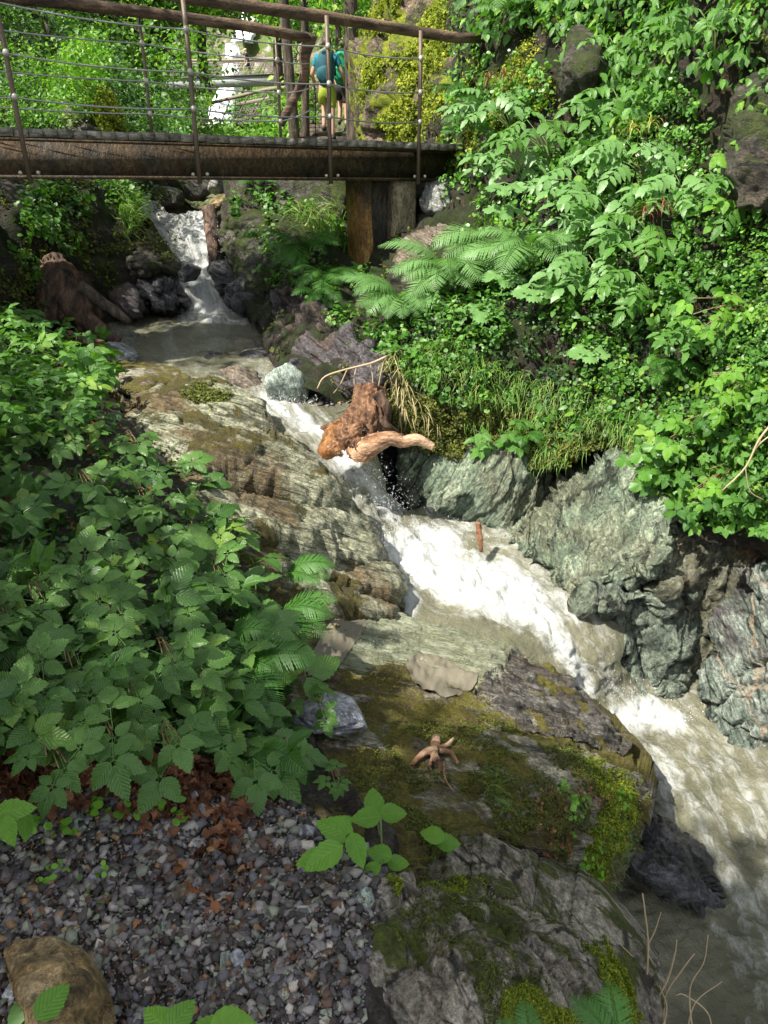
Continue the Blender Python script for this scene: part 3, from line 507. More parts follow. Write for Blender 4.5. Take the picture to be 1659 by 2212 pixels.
def overlay(name, label, key, poly, mat, off, amp, fr, seed, cat='rock', **kw):
    s0 = ROCKS[key][0]; s = Surf.__new__(Surf); s.__dict__ = dict(s0.__dict__); s.disp = lambda p: s0.disp(p) + off + amp * fbm(p * fr, 4, seed); return sheet(name, s, smooth_poly(poly, 2), 3, mat, .25, label=label, cat=cat, **kw)
overlay('rock_ledge', 'dark brown wet ledge lipping the lower fall below the green slab', 'main', [(1010, 1500), (1060, 1470), (1095, 1440), (1105, 1400), (1150, 1395), (1215, 1445), (1264, 1512), (1314, 1556), (1346, 1622), (1352, 1650), (1290, 1610), (1200, 1575), (1100, 1550)], M['brownwet'], .006, .028, 5, 5, 'rock ledge')
bigrock('boulder', 'big cracked grey boulder with green moss cushions at the bottom edge', [(725, 2300), (722, 2150), (760, 2060), (800, 1985), (835, 1905), (900, 1872), (985, 1862), (1070, 1905), (1170, 1948), (1235, 1985), (1300, 2055), (1345, 2135), (1370, 2230), (1380, 2400), (725, 2400)],
    [y(725, 2300, 1.0), z(722, 2150, -.02), z(835, 1905, -.14), y(985, 1862, 1.62), y(1170, 1948, 1.62), y(1300, 2055, 1.5), y(1345, 2135, 1.42), y(1380, 2400, 1.2), y(900, 2050, 1.18), y(1000, 2000, 1.25), y(1150, 2080, 1.22), y(1000, 2250, .98), y(1250, 2250, 1.12), z(820, 2000, -.04), y(800, 2250, 1.02)],
    M['front'], D(('n', .05, 2.4, 70), ('c', .014, 5, 13), ('c', .005, 16, 14), ('n', .008, 14, 72), ('s', .012, (1, .3, .5), 14, 8)), (60, .16), step=3, thick=.6, cat='boulder', key='front')
bigrock('boulder', 'ochre flat topped rock in the bottom left corner', [(20, 2090), (60, 2065), (130, 2070), (190, 2095), (225, 2140), (245, 2190), (240, 2300), (20, 2300), (60, 2200)],
    [z(20, 2090, .10), z(130, 2070, .13), z(225, 2140, .1), z(245, 2190, .06), z(140, 2170, .16), z(150, 2300, .14), z(20, 2300, .14)], M['tanrock'], D(('n', .02, 4, 73), ('n', .006, 20, 74)), (22, .05), step=3, thick=.15, cat='boulder')
# gorge walls on the far side
bigrock('rock_wall', 'smooth fluted pale green wall under the orange driftwood log', [(850, 975), (862, 1040), (880, 1110), (960, 1120), (1040, 1140), (1120, 1190), (1180, 1120), (1230, 1040), (1230, 980), (1120, 960), (960, 930), (900, 920)],
    [y(850, 975, 6.1), y(880, 1110, 6.05), y(960, 1120, 5.85), y(1040, 1145, 5.62), y(1120, 1190, 5.55), y(1230, 1040, 6.15), y(1230, 980, 6.2), y(1050, 1050, 5.65), y(950, 1020, 5.95), y(960, 930, 6.2), y(1120, 960, 5.9), y(1150, 1080, 5.72)],
    M['wall'], D(('n', .08, 1.6, 75), ('s', .05, (.9, .1, -.3), 6, 9), ('s', .015, (.9, .1, -.3), 26, 10), ('n', .008, 14, 76)), (20, .15), step=3, thick=.6, cat='rock wall', key='wall1')
bigrock('rock_wall', 'dark wet hollow rock behind the falling water under the driftwood', [(790, 970), (790, 1060), (850, 1120), (900, 1130), (890, 1040), (880, 960), (830, 950)],
    [y(790, 970, 6.5), y(850, 1120, 6.1), y(900, 1130, 6.2), y(880, 960, 6.5), y(840, 1040, 6.35)], M['wetdark'], D(('n', .08, 3, 77), ('n', .02, 10, 78)), (15, .1), step=4, thick=.6, cat='rock wall')
bigrock('rock_wall', 'sunlit pale green slab wall leaning down to the foaming pool', [(1055, 1190), (1130, 1215), (1180, 1270), (1240, 1310), (1320, 1290), (1400, 1270), (1440, 1240), (1475, 1180), (1480, 1100), (1440, 1040), (1420, 970), (1380, 935), (1330, 945), (1250, 1000), (1180, 1080), (1110, 1150)],
    [y(1055, 1190, 5.25), y(1130, 1215, 5.0), y(1180, 1270, 4.72), y(1240, 1310, 4.5), y(1400, 1270, 4.35), y(1475, 1180, 4.45), y(1480, 1100, 4.75), y(1420, 970, 5.3), y(1380, 935, 5.5), y(1250, 1000, 5.5), y(1150, 1120, 5.3), y(1300, 1120, 4.95), y(1250, 1230, 4.65), y(1380, 1100, 4.85)],
    M['wall'], D(('n', .06, 1.8, 79), ('s', .07, (.55, -.5, .7), 6, 11), ('s', .03, (.6, -.3, .7), 17, 12), ('c', .045, 3.2, 1), ('c', .018, 9, 2), ('n', .006, 18, 80)), (36, .5), step=3, thick=.8, cat='rock wall', key='wall2')
bigrock('rock_wall', 'stepped wet green ledges beside the lower fall', [(1235, 1300), (1300, 1275), (1420, 1255), (1500, 1250), (1560, 1300), (1540, 1400), (1500, 1450), (1480, 1500), (1400, 1520), (1350, 1505), (1325, 1450), (1300, 1380), (1270, 1335)],
    [y(1235, 1300, 4.5), y(1420, 1255, 4.45), y(1300, 1330, 4.38), y(1330, 1400, 4.42), y(1360, 1505, 4.3), y(1400, 1380, 4.35), y(1480, 1500, 4.25), y(1520, 1400, 4.5), y(1560, 1300, 4.7), y(1450, 1320, 4.35)],
    M['wetgreen'], D(('n', .09, 1.8, 81), ('c', .07, 2.6, 3), ('c', .02, 8, 4), ('s', .012, (.5, -.4, 1), 14, 15), ('n', .01, 18, 82)), (18, .12), step=3, thick=.8, cat='rock wall')
bigrock('rock_wall', 'brown stained cliff face under the hanging leaves at the right', [(1430, 1050), (1400, 1150), (1420, 1270), (1430, 1400), (1500, 1450), (1580, 1330), (1659, 1200), (1800, 1150), (1900, 1000), (1700, 960), (1560, 1010)],
    [y(1430, 1050, 5.05), y(1400, 1200, 4.6), y(1430, 1400, 4.42), y(1500, 1450, 4.5), y(1580, 1330, 4.6), y(1659, 1200, 4.6), y(1900, 1000, 4.4), y(1560, 1010, 5.0), y(1540, 1200, 4.72), y(1700, 1000, 4.9)],
    M['brownwall'], D(('n', .10, 1.3, 83), ('c', .07, 2.2, 5), ('c', .025, 7, 6), ('n', .012, 16, 84)), (15, .1), step=4, thick=.8, cat='rock wall')
bigrock('boulder', 'veined purple and green rock rising from the lower pool at the right edge', [(1470, 1480), (1500, 1400), (1560, 1310), (1620, 1220), (1700, 1130), (1900, 1150), (1900, 1700), (1700, 1660), (1640, 1640), (1580, 1600), (1540, 1560), (1500, 1530)],
    [y(1470, 1480, 4.3), y(1560, 1310, 4.45), y(1700, 1130, 4.5), y(1900, 1150, 3.9), y(1900, 1700, 3.1), y(1640, 1640, 3.72), y(1500, 1530, 4.1), y(1580, 1450, 4.05), y(1659, 1350, 4.1), y(1659, 1500, 3.8), y(1750, 1500, 3.6)],
    M['veined'], D(('n', .10, 1.5, 85), ('c', .06, 2.8, 7), ('c', .02, 9, 8), ('n', .015, 16, 86)), (30, .3), step=3, thick=1, cat='boulder', key='right')
bigrock('boulder', 'shiny black wet rock standing in the lower pool beside the mossy boulder', [(1355, 1790), (1385, 1735), (1420, 1750), (1470, 1800), (1520, 1860), (1555, 1910), (1562, 1945), (1530, 1960), (1470, 1945), (1430, 1930), (1370, 1900), (1340, 1860)],
    [y(1355, 1790, 2.95), y(1385, 1735, 3.1), y(1470, 1800, 2.95), y(1555, 1910, 2.65), y(1530, 1960, 2.53), y(1430, 1930, 2.5), y(1340, 1860, 2.6), y(1450, 1860, 2.62)], M['wetdark'], D(('n', .05, 4, 87), ('c', .022, 4, 9), ('c', .006, 14, 10)), (25, .2), step=3, thick=.4, cat='boulder')
bigrock('rock_bank', 'dark purple slate bank with brown moss right of the upper pool', [(560, 640), (600, 700), (600, 780), (650, 850), (720, 860), (800, 845), (830, 800), (790, 740), (740, 690), (660, 640), (600, 610)],
    [y(560, 640, 8.6), y(600, 780, 7.1), y(650, 850, 6.5), y(800, 845, 6.2), y(740, 700, 7.2), y(620, 620, 8.6), y(700, 780, 6.75)], M['purple'], D(('n', .14, 1.6, 88), ('c', .10, 2.4, 11), ('c', .035, 7, 12)), (20, .2), step=4, cat='rock bank')
bigrock('boulder', 'dark rounded rock left of the cascade beneath the bridge', [(262, 560), (290, 520), (330, 500), (360, 530), (388, 565), (390, 590), (350, 600), (300, 598), (265, 590)],
    [y(262, 560, 10), y(330, 500, 10.6), y(388, 565, 10.4), y(350, 600, 9.9), y(320, 560, 9.9)], M['darkmoss'], D(('n', .1, 2, 89), ('s', .06, (.3, .3, 1), 6, 24)), (25, .3), step=3, cat='boulder')
bigrock('boulder', 'shiny dark layered rock at the left foot of the cascade', [(285, 610), (310, 590), (350, 592), (390, 610), (407, 645), (400, 670), (350, 678), (310, 665)],
    [y(285, 610, 9.9), y(350, 592, 10.1), y(407, 645, 9.8), y(350, 678, 9.4), y(345, 630, 9.6)], M['wetdark'], D(('n', .08, 2.5, 90), ('c', .07, 3.5, 15), ('c', .02, 10, 16)), (20, .25), step=3, cat='boulder')
bigrock('boulder', 'grey rock half in the pool left of the cascade foot', [(215, 640), (240, 600), (285, 600), (310, 640), (315, 680), (260, 690)], [y(215, 640, 9.4), y(285, 600, 9.8), y(315, 680, 9.3), y(260, 690, 9.1), y(265, 645, 9.3)], M['purple'], D(('n', .08, 2.5, 91), ('s', .05, (.2, .3, 1), 9, 26)), (20, .25), step=3, cat='boulder')
bigrock('rock_bank', 'dark rock wall right of the cascade beneath the bridge', [(465, 480), (480, 445), (500, 400), (505, 350), (740, 350), (750, 480), (640, 560), (590, 640), (560, 650), (500, 560)],
    [y(465, 480, 11.3), y(500, 400, 11.6), y(740, 350, 11.7), y(750, 480, 10.8), y(640, 560, 9.8), y(590, 640, 9.1), y(500, 560, 10.2), y(600, 450, 11)], M['darkmoss'], D(('n', .16, 1.2, 92), ('r', .1, 3, 27), ('s', .06, (.3, .1, 1), 5, 28)), (15, .2), step=4, cat='rock bank')
bigrock('boulder', 'wet dark boulder pile at the right foot of the cascade', [(462, 570), (490, 545), (530, 540), (575, 560), (580, 620), (560, 660), (500, 665), (478, 640), (468, 600)],
    [y(462, 570, 10.3), y(530, 540, 10.2), y(575, 560, 9.8), y(580, 620, 9.3), y(500, 665, 9.5), y(520, 600, 9.7)], M['wetdark'], D(('n', .10, 2.2, 93), ('c', .08, 3.5, 17)), (20, .25), step=3, cat='boulder')
bigrock('boulder', 'tan smooth boulder leaning against the concrete pier', [(838, 600), (850, 560), (880, 510), (930, 482), (985, 480), (1010, 520), (980, 600), (900, 640)],
    [y(838, 600, 8.6), y(880, 510, 9), y(985, 480, 9.1), y(1010, 520, 8.8), y(980, 600, 8.2), y(900, 640, 8), y(920, 560, 8.3)], M['brownstone'], D(('n', .08, 1.6, 94)), (30, .3), step=4, cat='boulder')
bigrock('boulder', 'pale grey white rock beside the top of the concrete pier', [(908, 385), (930, 372), (975, 380), (990, 420), (985, 460), (940, 470), (910, 460)],
    [y(908, 385, 9.7), y(975, 380, 9.7), y(985, 460, 9.3), y(910, 460, 9.3), y(945, 420, 9.35)], M['greyrock'], D(('n', .06, 2.5, 95), ('s', .04, (1, .2, .3), 7, 30)), (20, .2), step=3, cat='boulder')
bigrock('rock_outcrop', 'mossy rock face high on the slope below the hanging leaves', [(1215, 190), (1225, 90), (1255, 60), (1300, 80), (1305, 160), (1270, 230), (1235, 240)],
    [y(1215, 190, 7.9), y(1255, 60, 8.1), y(1300, 80, 8.0), y(1270, 230, 7.6), y(1255, 150, 7.6)], M['darkmoss'], D(('n', .08, 2.5, 99), ('r', .06, 4, 34)), (25, .3), step=4, cat='rock')
bigrock('rock_outcrop', 'tall olive mossed rock face at the far right of the slope', [(1560, 400), (1545, 330), (1580, 230), (1620, 180), (1700, 160), (1760, 300), (1700, 420), (1650, 480), (1590, 470)],
    [y(1560, 400, 5.6), y(1545, 330, 5.75), y(1620, 180, 5.9), y(1760, 300, 5.3), y(1650, 480, 5.3), y(1630, 320, 5.45)], M['darkmoss'], D(('n', .08, 2, 100), ('s', .06, (.7, 0, .5), 5, 35)), (25, .3), step=4, cat='rock')
# mossy cliff beyond the bridge end
bigrock('mossy_cliff', 'cliff draped in yellow green moss beyond the bridge end', [(765, 320), (772, 200), (785, 110), (810, 60), (840, -100), (1000, -200), (1060, 60), (1010, 180), (1000, 330), (900, 350)],
    [y(765, 320, 12.6), y(785, 110, 13), y(840, -100, 13.5), y(1000, -200, 12.5), y(1060, 60, 10.4), y(1000, 330, 10.2), y(900, 330, 11.2), y(820, 200, 11.9), y(900, 150, 11.6), y(960, 200, 10.8)], M['mossgreen'], D(('n', .22, .9, 96), ('r', .14, 2.4, 31), ('n', .04, 8, 32)), (20, .4), step=5, thick=1, cat='cliff', key='moss')
bigrock('boulder', 'dark boulder with yellow moss edge on the bank left behind the bridge', [(100, 310), (110, 240), (140, 190), (180, 165), (215, 190), (245, 240), (265, 310)],
    [y(100, 310, 11.5), y(140, 190, 12.5), y(180, 165, 12.8), y(245, 240, 12.2), y(265, 310, 11.8), y(180, 250, 11.3)], M['darkmoss'], D(('n', .14, 1.4, 97), ('r', .08, 3, 33)), (25, .5), step=5, cat='boulder', key='bgrock')
# ---------------------------------------------------------------- free stones
def stone(label, u, v, kind, val, w, h, dep, mat, seed, rz=0, rx=0, ry=0, s=4, name='rock', cat='rock', group=None, K=12, sink=.2, smooth=False):
    p = P(u, v, val) if kind == 'y' else Z(u, v, val); t = proj(p)[2]; V, f = rockshape(s, seed, K, rough=.05)
    V = V * np.array([w * t / F / 2 * 1.12, dep / 2, h * t / F / 2 * 1.15]); V = V @ rotm(rx, ry, rz).T; V = V + V / (np.linalg.norm(V, axis=1)[:, None] + 1e-6) * (.012 * fbm(V * 12, 3, seed))[:, None]
    return mk(name, V + p, f, mat, label=label, cat=cat, group=group, smooth=smooth)
S3 = (
 ('pyramid shaped grey green stone at the lip of the pool', 617, 836, 'z', -.20, 92, 100, .34, 'greengrey', 31, .3, 0, .15),
 ('long brown slab leaning left of the pyramid stone', 525, 822, 'z', -.25, 112, 56, .35, 'brownstone', 8, -.2, 0, .42),
 ('small grey stone under the brown slab', 533, 862, 'z', -.32, 48, 24, .2, 'brownstone', 9),
 ('dark flat stone breaking the surface in the middle of the pool', 455, 772, 'z', -.27, 70, 22, .4, 'wetdark', 10),
 ('dark flat wet stone near the right shore of the pool', 560, 770, 'z', -.27, 86, 24, .5, 'wetdark', 11),
 ('small angular dark stone sitting at the top of the bank pool corner', 566, 700, 'z', -.2, 44, 40, .3, 'purple', 12),
 ('bluish angular rock at the right pool shore below the ferns', 592, 690, 'z', -.1, 40, 52, .4, 'purple', 13),
 ('pale flat stone awash at the right of the pool', 520, 738, 'z', -.26, 60, 14, .4, 'brownstone', 14),
 ('blue grey rock on the left shore of the pool', 252, 762, 'z', -.18, 96, 42, .5, 'slate', 15, .2, 0, .1),
 ('black rock under the dead stump on the left shore', 172, 762, 'z', -.12, 72, 44, .4, 'wetdark', 16),
 ('small black boulder splitting the cascade', 411, 592, 'y', 10.1, 48, 38, .4, 'wetdark', 17),
 ('rounded mossy rock above the cascade', 365, 424, 'y', 12.2, 68, 50, .6, 'darkmoss', 18),
 ('big dark boulder above the cascade right of the mossy one', 408, 408, 'y', 13.2, 96, 74, 1.1, 'darkmoss', 19),
 ('pale layered rock above the cascade at the right', 480, 402, 'y', 13, 56, 46, .7, 'greyrock', 20),
 ('tan block below the pale layered rock', 482, 436, 'y', 12.2, 56, 28, .6, 'tanrock', 21),
 ('pale wet rock at the top left of the cascade', 322, 412, 'y', 12.9, 56, 34, .8, 'greyrock', 22),
 ('narrow light boulder high on the streambed under the bridge', 345, 388, 'y', 14.5, 60, 22, .8, 'greyrock', 23),
 ('purple pointed rock at the water line right of the pyramid stone', 690, 826, 'z', -.22, 86, 56, .35, 'purple', 24, .4, 0, -.4),
 ('dark purple rock tucked below the bank by the driftwood', 742, 830, 'z', -.22, 70, 48, .35, 'purple', 25),
 ('small black stone beside the pyramid stone', 662, 850, 'z', -.3, 32, 26, .2, 'wetdark', 26),
 ('dark stones jutting from the bank above the pyramid stone', 640, 800, 'z', -.15, 60, 46, .35, 'wetdark', 27),
)
for k, a in enumerate(S3): stone(a[0], a[1], a[2], a[3], a[4], a[5], a[6], a[7], M[a[8]], a[9], *(a[10:]), K=7 if k in (0, 1, 8, 17) else 12)
stone('blue grey slate slab lying at the edge of the brambles on the boulder', 722, 1546, 'z', -.46, 168, 60, .24, M['slate'], 38, .25, .1, .06, s=5, K=7)
# ---------------------------------------------------------------- the footbridge
def lerp(a, b, f): return a + (b - a) * f
BD = np.array([.832, .555]); BD /= np.linalg.norm(BD); BN = np.array([-BD[1], BD[0]])
N0 = np.array([-1.66, 8.06]); WID = 1.15
bridge = empty('footbridge', (N0[0], N0[1], 1.3), 'timber decked footbridge with log handrails crossing over the creek', 'footbridge')
def bp_(s, w): q = N0 + BD * s + BN * w; return q
def zdeck(s): return 1.755 - .021 * s
def bpt(s, w, h): q = bp_(s, w); return np.array([q[0], q[1], zdeck(s) + h])
def zat(q, fv):
    z0 = 2.0
    for _ in range(12):
        u, v, t = proj(np.array([q[0], q[1], z0])); z0 += (v - fv(u)) * t / F * 1.0 / 1.0
    return z0
SA, SB = -4.9, 3.05
e3 = lambda q, zz: np.array([q[0], q[1], zz])
# planks: one mesh each, a part repeated
np_ = 68; pw = (SB + .1 - SA) / np_
for i in range(np_):
    s = SA + i * pw; o = rng.uniform(-.02, .02); dz = rng.uniform(-.006, .006)
    o0 = bpt(s, -.10 + o, -.065 + dz); V, f = obox(o0, bpt(s + pw - .012, -.10 + o, -.065 + dz) - o0, e3(BN * (WID + .22), 0), (0, 0, .062))
    mk('plank', V, f, M['plank'], bridge, smooth=False)
def ibeam(w, name):
    parts = []
    for (a, b, h0, h1) in ((-.07, .07, -.10, -.075), (-.008, .008, -.36, -.10), (-.07, .07, -.39, -.36)):
        o0 = bpt(SA, w + a, h0); parts.append(obox(o0, bpt(SB, w + a, h0) - o0, e3(BN * (b - a), 0), (0, 0, h1 - h0)))
    return mk(name, *join(parts), M['rust'], bridge, smooth=False)
ibeam(.08, 'beam'); ibeam(WID - .10, 'beam')
# log handrails, following the photographed curve
railB = lambda u: np.interp(u, [-400, 0, 420, 640, 800, 985], [-150, -78, -4, 28, 52, 82])
railA = lambda u: np.interp(u, [-300, 60, 300, 520, 750, 800], [-60, -2, 25, 55, 98, 104])
def rail(w, fv, s0, s1, r0, r1, seed):
    pts = []
    for s in np.linspace(s0, s1, 26):
        q = bp_(s, w); pts.append(e3(q, zat(q, fv)))
    pts = np.array(pts); V, f = tube(pts, np.linspace(r0, r1, len(pts)), 14, rough=.10, seed=seed); return pts, mk('handrail', V, f, M['pole'], bridge)
rb, _ = rail(-.02, railB, SA, 3.25, .062, .05, 1); ra, _ = rail(WID + .02, railA, SA, 1.78, .062, .05, 2)
# thick curved branch closing the far rail
pe = ra[-1]; V, f = tube(spline([pe + [.02, .02, .04], pe + [-.06, .03, -.16], pe + [-.10, .03, -.42], pe + [-.38, .02, -.86]], 14), np.linspace(.075, .045, 14), 10, rough=.15); mk('curved_rail_end', V, f, M['pole'], bridge)
def sfor(u, w):
    lo, hi = -5, 5
    for _ in range(40):
        m = (lo + hi) / 2; q = bp_(m, w)
        if proj(np.array([q[0], q[1], 1.8]))[0] < u: lo = m
        else: hi = m
    return lo
def railz(pts, s, w):
    q = bp_(s, w); d = np.hypot(pts[:, 0] - q[0], pts[:, 1] - q[1]); i = np.argsort(d)[:2]; a = 1 / (d[i] + 1e-3); return (pts[i, 2] * a).sum() / a.sum()
def side(us, w, pts, zb, r, fr):
    nodes = []
    for u in us:
        s = sfor(u, w); q = bp_(s, w); zt = railz(pts, s, w); tl = -.03 if u < 100 else 0
        top = e3(q, zt) + e3(BD * tl, 0); bot = e3(q, zdeck(s) + zb)
        V, f = tube([bot, lerp(bot, top, .33), lerp(bot, top, .66) + [.006, 0, 0], top], r, 8, rough=.12, seed=int(u)); p = mk('post', V, f, M['post'], bridge)
        nodes.append((bot, top, zdeck(s)))
        for k in fr:
            c = lerp(e3(q, zdeck(s)), top, k); Vc, fc = rockshape(2, int(abs(u) + 99), rough=0, lo=.8); mk('clamp', Vc * [.028, .028, .034] + c + e3(-BN * r * .8, 0), fc, M['galv'], p, org=np.array(bridge.location), smooth=True)
        if zb < -.1:
            for dx in (-.07, .07): Vc, fc = ico(1); mk('bolt', Vc * .02 + bot + e3(BD * dx - BN * .03, .08), fc, M['galv'], p, org=np.array(bridge.location))
    return nodes
FRN = (.19, .46, .76)
nn = side([-250, 44, 421, 712, 905], -.10, rb, -.42, .021, FRN); fn = side([-60, 328, 606], WID + .09, ra, -.10, .017, FRN)
def wires(nodes, fr, w, ends):
    for k in fr:
        pts = [np.append(lerp(np.array([b[0], b[1], d]), t, k)[:2], lerp(np.array([b[0], b[1], d]), t, k)[2]) for b, t, d in nodes]
        if ends is not None: pts.append(ends + np.array([0, 0, (k - .5) * .8]))
        out = []
        for a, b in zip(pts[:-1], pts[1:]):
            for g in np.linspace(0, 1, 8)[:-1]: c = lerp(a, b, g); c[2] -= .03 * 4 * g * (1 - g) * (1 if w < 0 else .6); out.append(c)
        out.append(pts[-1]); V, f = tube(out, .0075, 5); mk('cable', V, f, M['wire'], bridge)
wires(nn, FRN, -1, None); wires(fn, FRN, 1, ra[-1] + np.array([0, 0, -.45]))
# concrete pier with rust stains: a broad block, a narrow buttress in front of it
s1, s2, s3 = sfor(800, .27), sfor(856, .27), sfor(904, .02)
pier = empty('bridge_pier', e3(bp_(s2, .3), .3), 'stained concrete pier with a rusty orange face under the bridge end', 'pier')
def pbox(name, sa, sb, w0, w1, z0, z1, mat):
    a = bp_(sa, w0); b = bp_(sb, w0); nx = 10; V = []
    U, H = np.meshgrid(np.linspace(0, 1, 14), np.linspace(0, 1, 26)); fr = np.stack([lerp(a[0], b[0], U), lerp(a[1], b[1], U), lerp(z0, z1, H)], -1).reshape(-1, 3)
    fr[:, :2] += -BN * (.025 * fbm(fr * 3, 4, 5))[:, None]; bk = fr + e3(BN * (w1 - w0), 0); n = 14; q = []
    for j in range(25):
        for i in range(13): q.append([j * n + i, j * n + i + 1, (j + 1) * n + i + 1, (j + 1) * n + i])
    q = np.array(q); o = len(fr); l = [j * n for j in range(26)]; r = [j * n + 13 for j in range(26)]; sidef = []
    for c, fl in ((l, 0), (r, 1)):
        for k in range(25): sidef.append([c[k], c[k + 1], c[k + 1] + o, c[k] + o] if fl == 0 else [c[k + 1], c[k], c[k] + o, c[k + 1] + o])
    for row in (0, 25):
        for i in range(13): sidef.append([row * n + i, row * n + i + 1, row * n + i + 1 + o, row * n + i + o])
    return mk(name, np.concatenate([fr, bk]), np.concatenate([q, q[:, ::-1] + o, np.array(sidef)]), mat, pier, smooth=False)
pbox('pier_face', s1 - .05, s1, .25, .72, .15, 1.33, M['ochre']); pbox('pier_core', s1 + .003, s2 + .15, .27, .70, .15, 1.33, M['concrete']); pbox('buttress', sfor(858, .04), s3, .04, .24, .30, 1.33, M['tanconc'])

# ---------------------------------------------------------------- far footbridges
M['farwood'] = plain('grey_brown_pole', (.24, .20, .15), .7); M['fardeck'] = plain('dark_deck', (.09, .08, .065), .8)
def minibridge(name, label, deck, h, railpts, mat, postn, rr, depth, wires_n=3, back=2.0):
    A, B = deck; r = empty(name, (A + B) / 2, label, 'footbridge'); d = B - A; nrm = np.array([-d[1], d[0], 0]); nrm /= np.linalg.norm(nrm)
    if nrm[1] < 0: nrm = -nrm
    parts = []
    for k in (0, 1): parts.append(obox(A + nrm * back * k, d, nrm * .12, (0, 0, -depth)))
    mk('girder', *join(parts), mat, r, smooth=False)
    V, f = obox(A - nrm * .1, d, nrm * (back + .3), (0, 0, .08)); mk('deck', V, f, M['fardeck'], r, smooth=False)
    for k, rp in enumerate(railpts):
        V, f = tube(spline(rp, 16), rr, 8, rough=.1, seed=k); mk('handrail', V, f, M['farwood'], r)
        sp_ = spline(rp, 60)
        for g in np.linspace(.04, .96, postn):
            b = A + d * g + nrm * (back if k else 0); j = np.argmin(np.hypot(sp_[:, 0] - b[0], sp_[:, 1] - b[1])); V, f = tube([b - [0, 0, depth * .3], sp_[j]], rr * .38, 5); mk('post', V, f, M['post'], r)
        for w in range(wires_n):
            g = (w + 1) / (wires_n + 1); bb = A + nrm * (back if k else 0); V, f = tube([lerp(bb, rp[0], g), lerp(bb + d, rp[-1], g)], rr * .18, 4); mk('cable', V, f, M['wire'], r)
    return r
A, B = P(335, 172, 60), P(636, 160, 56)
minibridge('footbridge', 'pale grey far footbridge crossing in front of the big waterfall', (A, B), 1, [[P(380, 131, 60), P(500, 130, 59), P(600, 126, 57), P(640, 122, 56)], [P(345, 134, 62), P(440, 136, 61.5), P(560, 131, 59.5), P(640, 127, 58)]], M['girder'], 11, .085, .55, back=.9)
A, B = P(437, 280, 30), P(606, 263, 24)
minibridge('footbridge', 'middle footbridge on a green grey girder below the waterfall', (A, B), 1, [[P(458, 222, 30), P(520, 207, 28.5), P(580, 193, 27), P(655, 187, 25)], [P(510, 226, 31), P(580, 213, 29), P(640, 200, 27), P(670, 197, 26)]], M['greengirder'], 6, .055, .36, back=.8)
# ---------------------------------------------------------------- waterfalls in the distance
def fall(label, pts, wid, dep, seed):
    pts = spline(pts, 40); n = 14; V = []
    for i, p in enumerate(pts):
        w = np.interp(i / 39, [0, 1], wid)
        for j in range(n):
            a = j / (n - 1) * 2 - 1; q = p + np.array([a * w / 2, -dep * (1 - a * a), 0]); V.append(q)
    V = np.array(V); V[:, 1] += .25 * fbm(V * np.array([2.2, 1, .5]), 4, seed); V[:, 0] += .12 * fbm(V * .8, 3, seed + 1)
    q = [[i * n + j, i * n + j + 1, (i + 1) * n + j + 1, (i + 1) * n + j] for i in range(39) for j in range(n - 1)]; o = len(V)
    V = np.concatenate([V, V + [0, 1.2, 0]]); q = np.array(q); return mk('waterfall', V, np.concatenate([q, q[:, ::-1] + o]), M['fallfar'], kind='structure')
fall('', [P(497, 95, 66), P(500, 130, 65), P(495, 180, 64), P(482, 225, 63), P(475, 268, 62)], (.8, 1.9), .5, 1)
fall('', [P(520, -60, 84), P(528, 10, 82), P(534, 40, 80), P(520, 90, 72)], (1.2, 1.6), .5, 2)
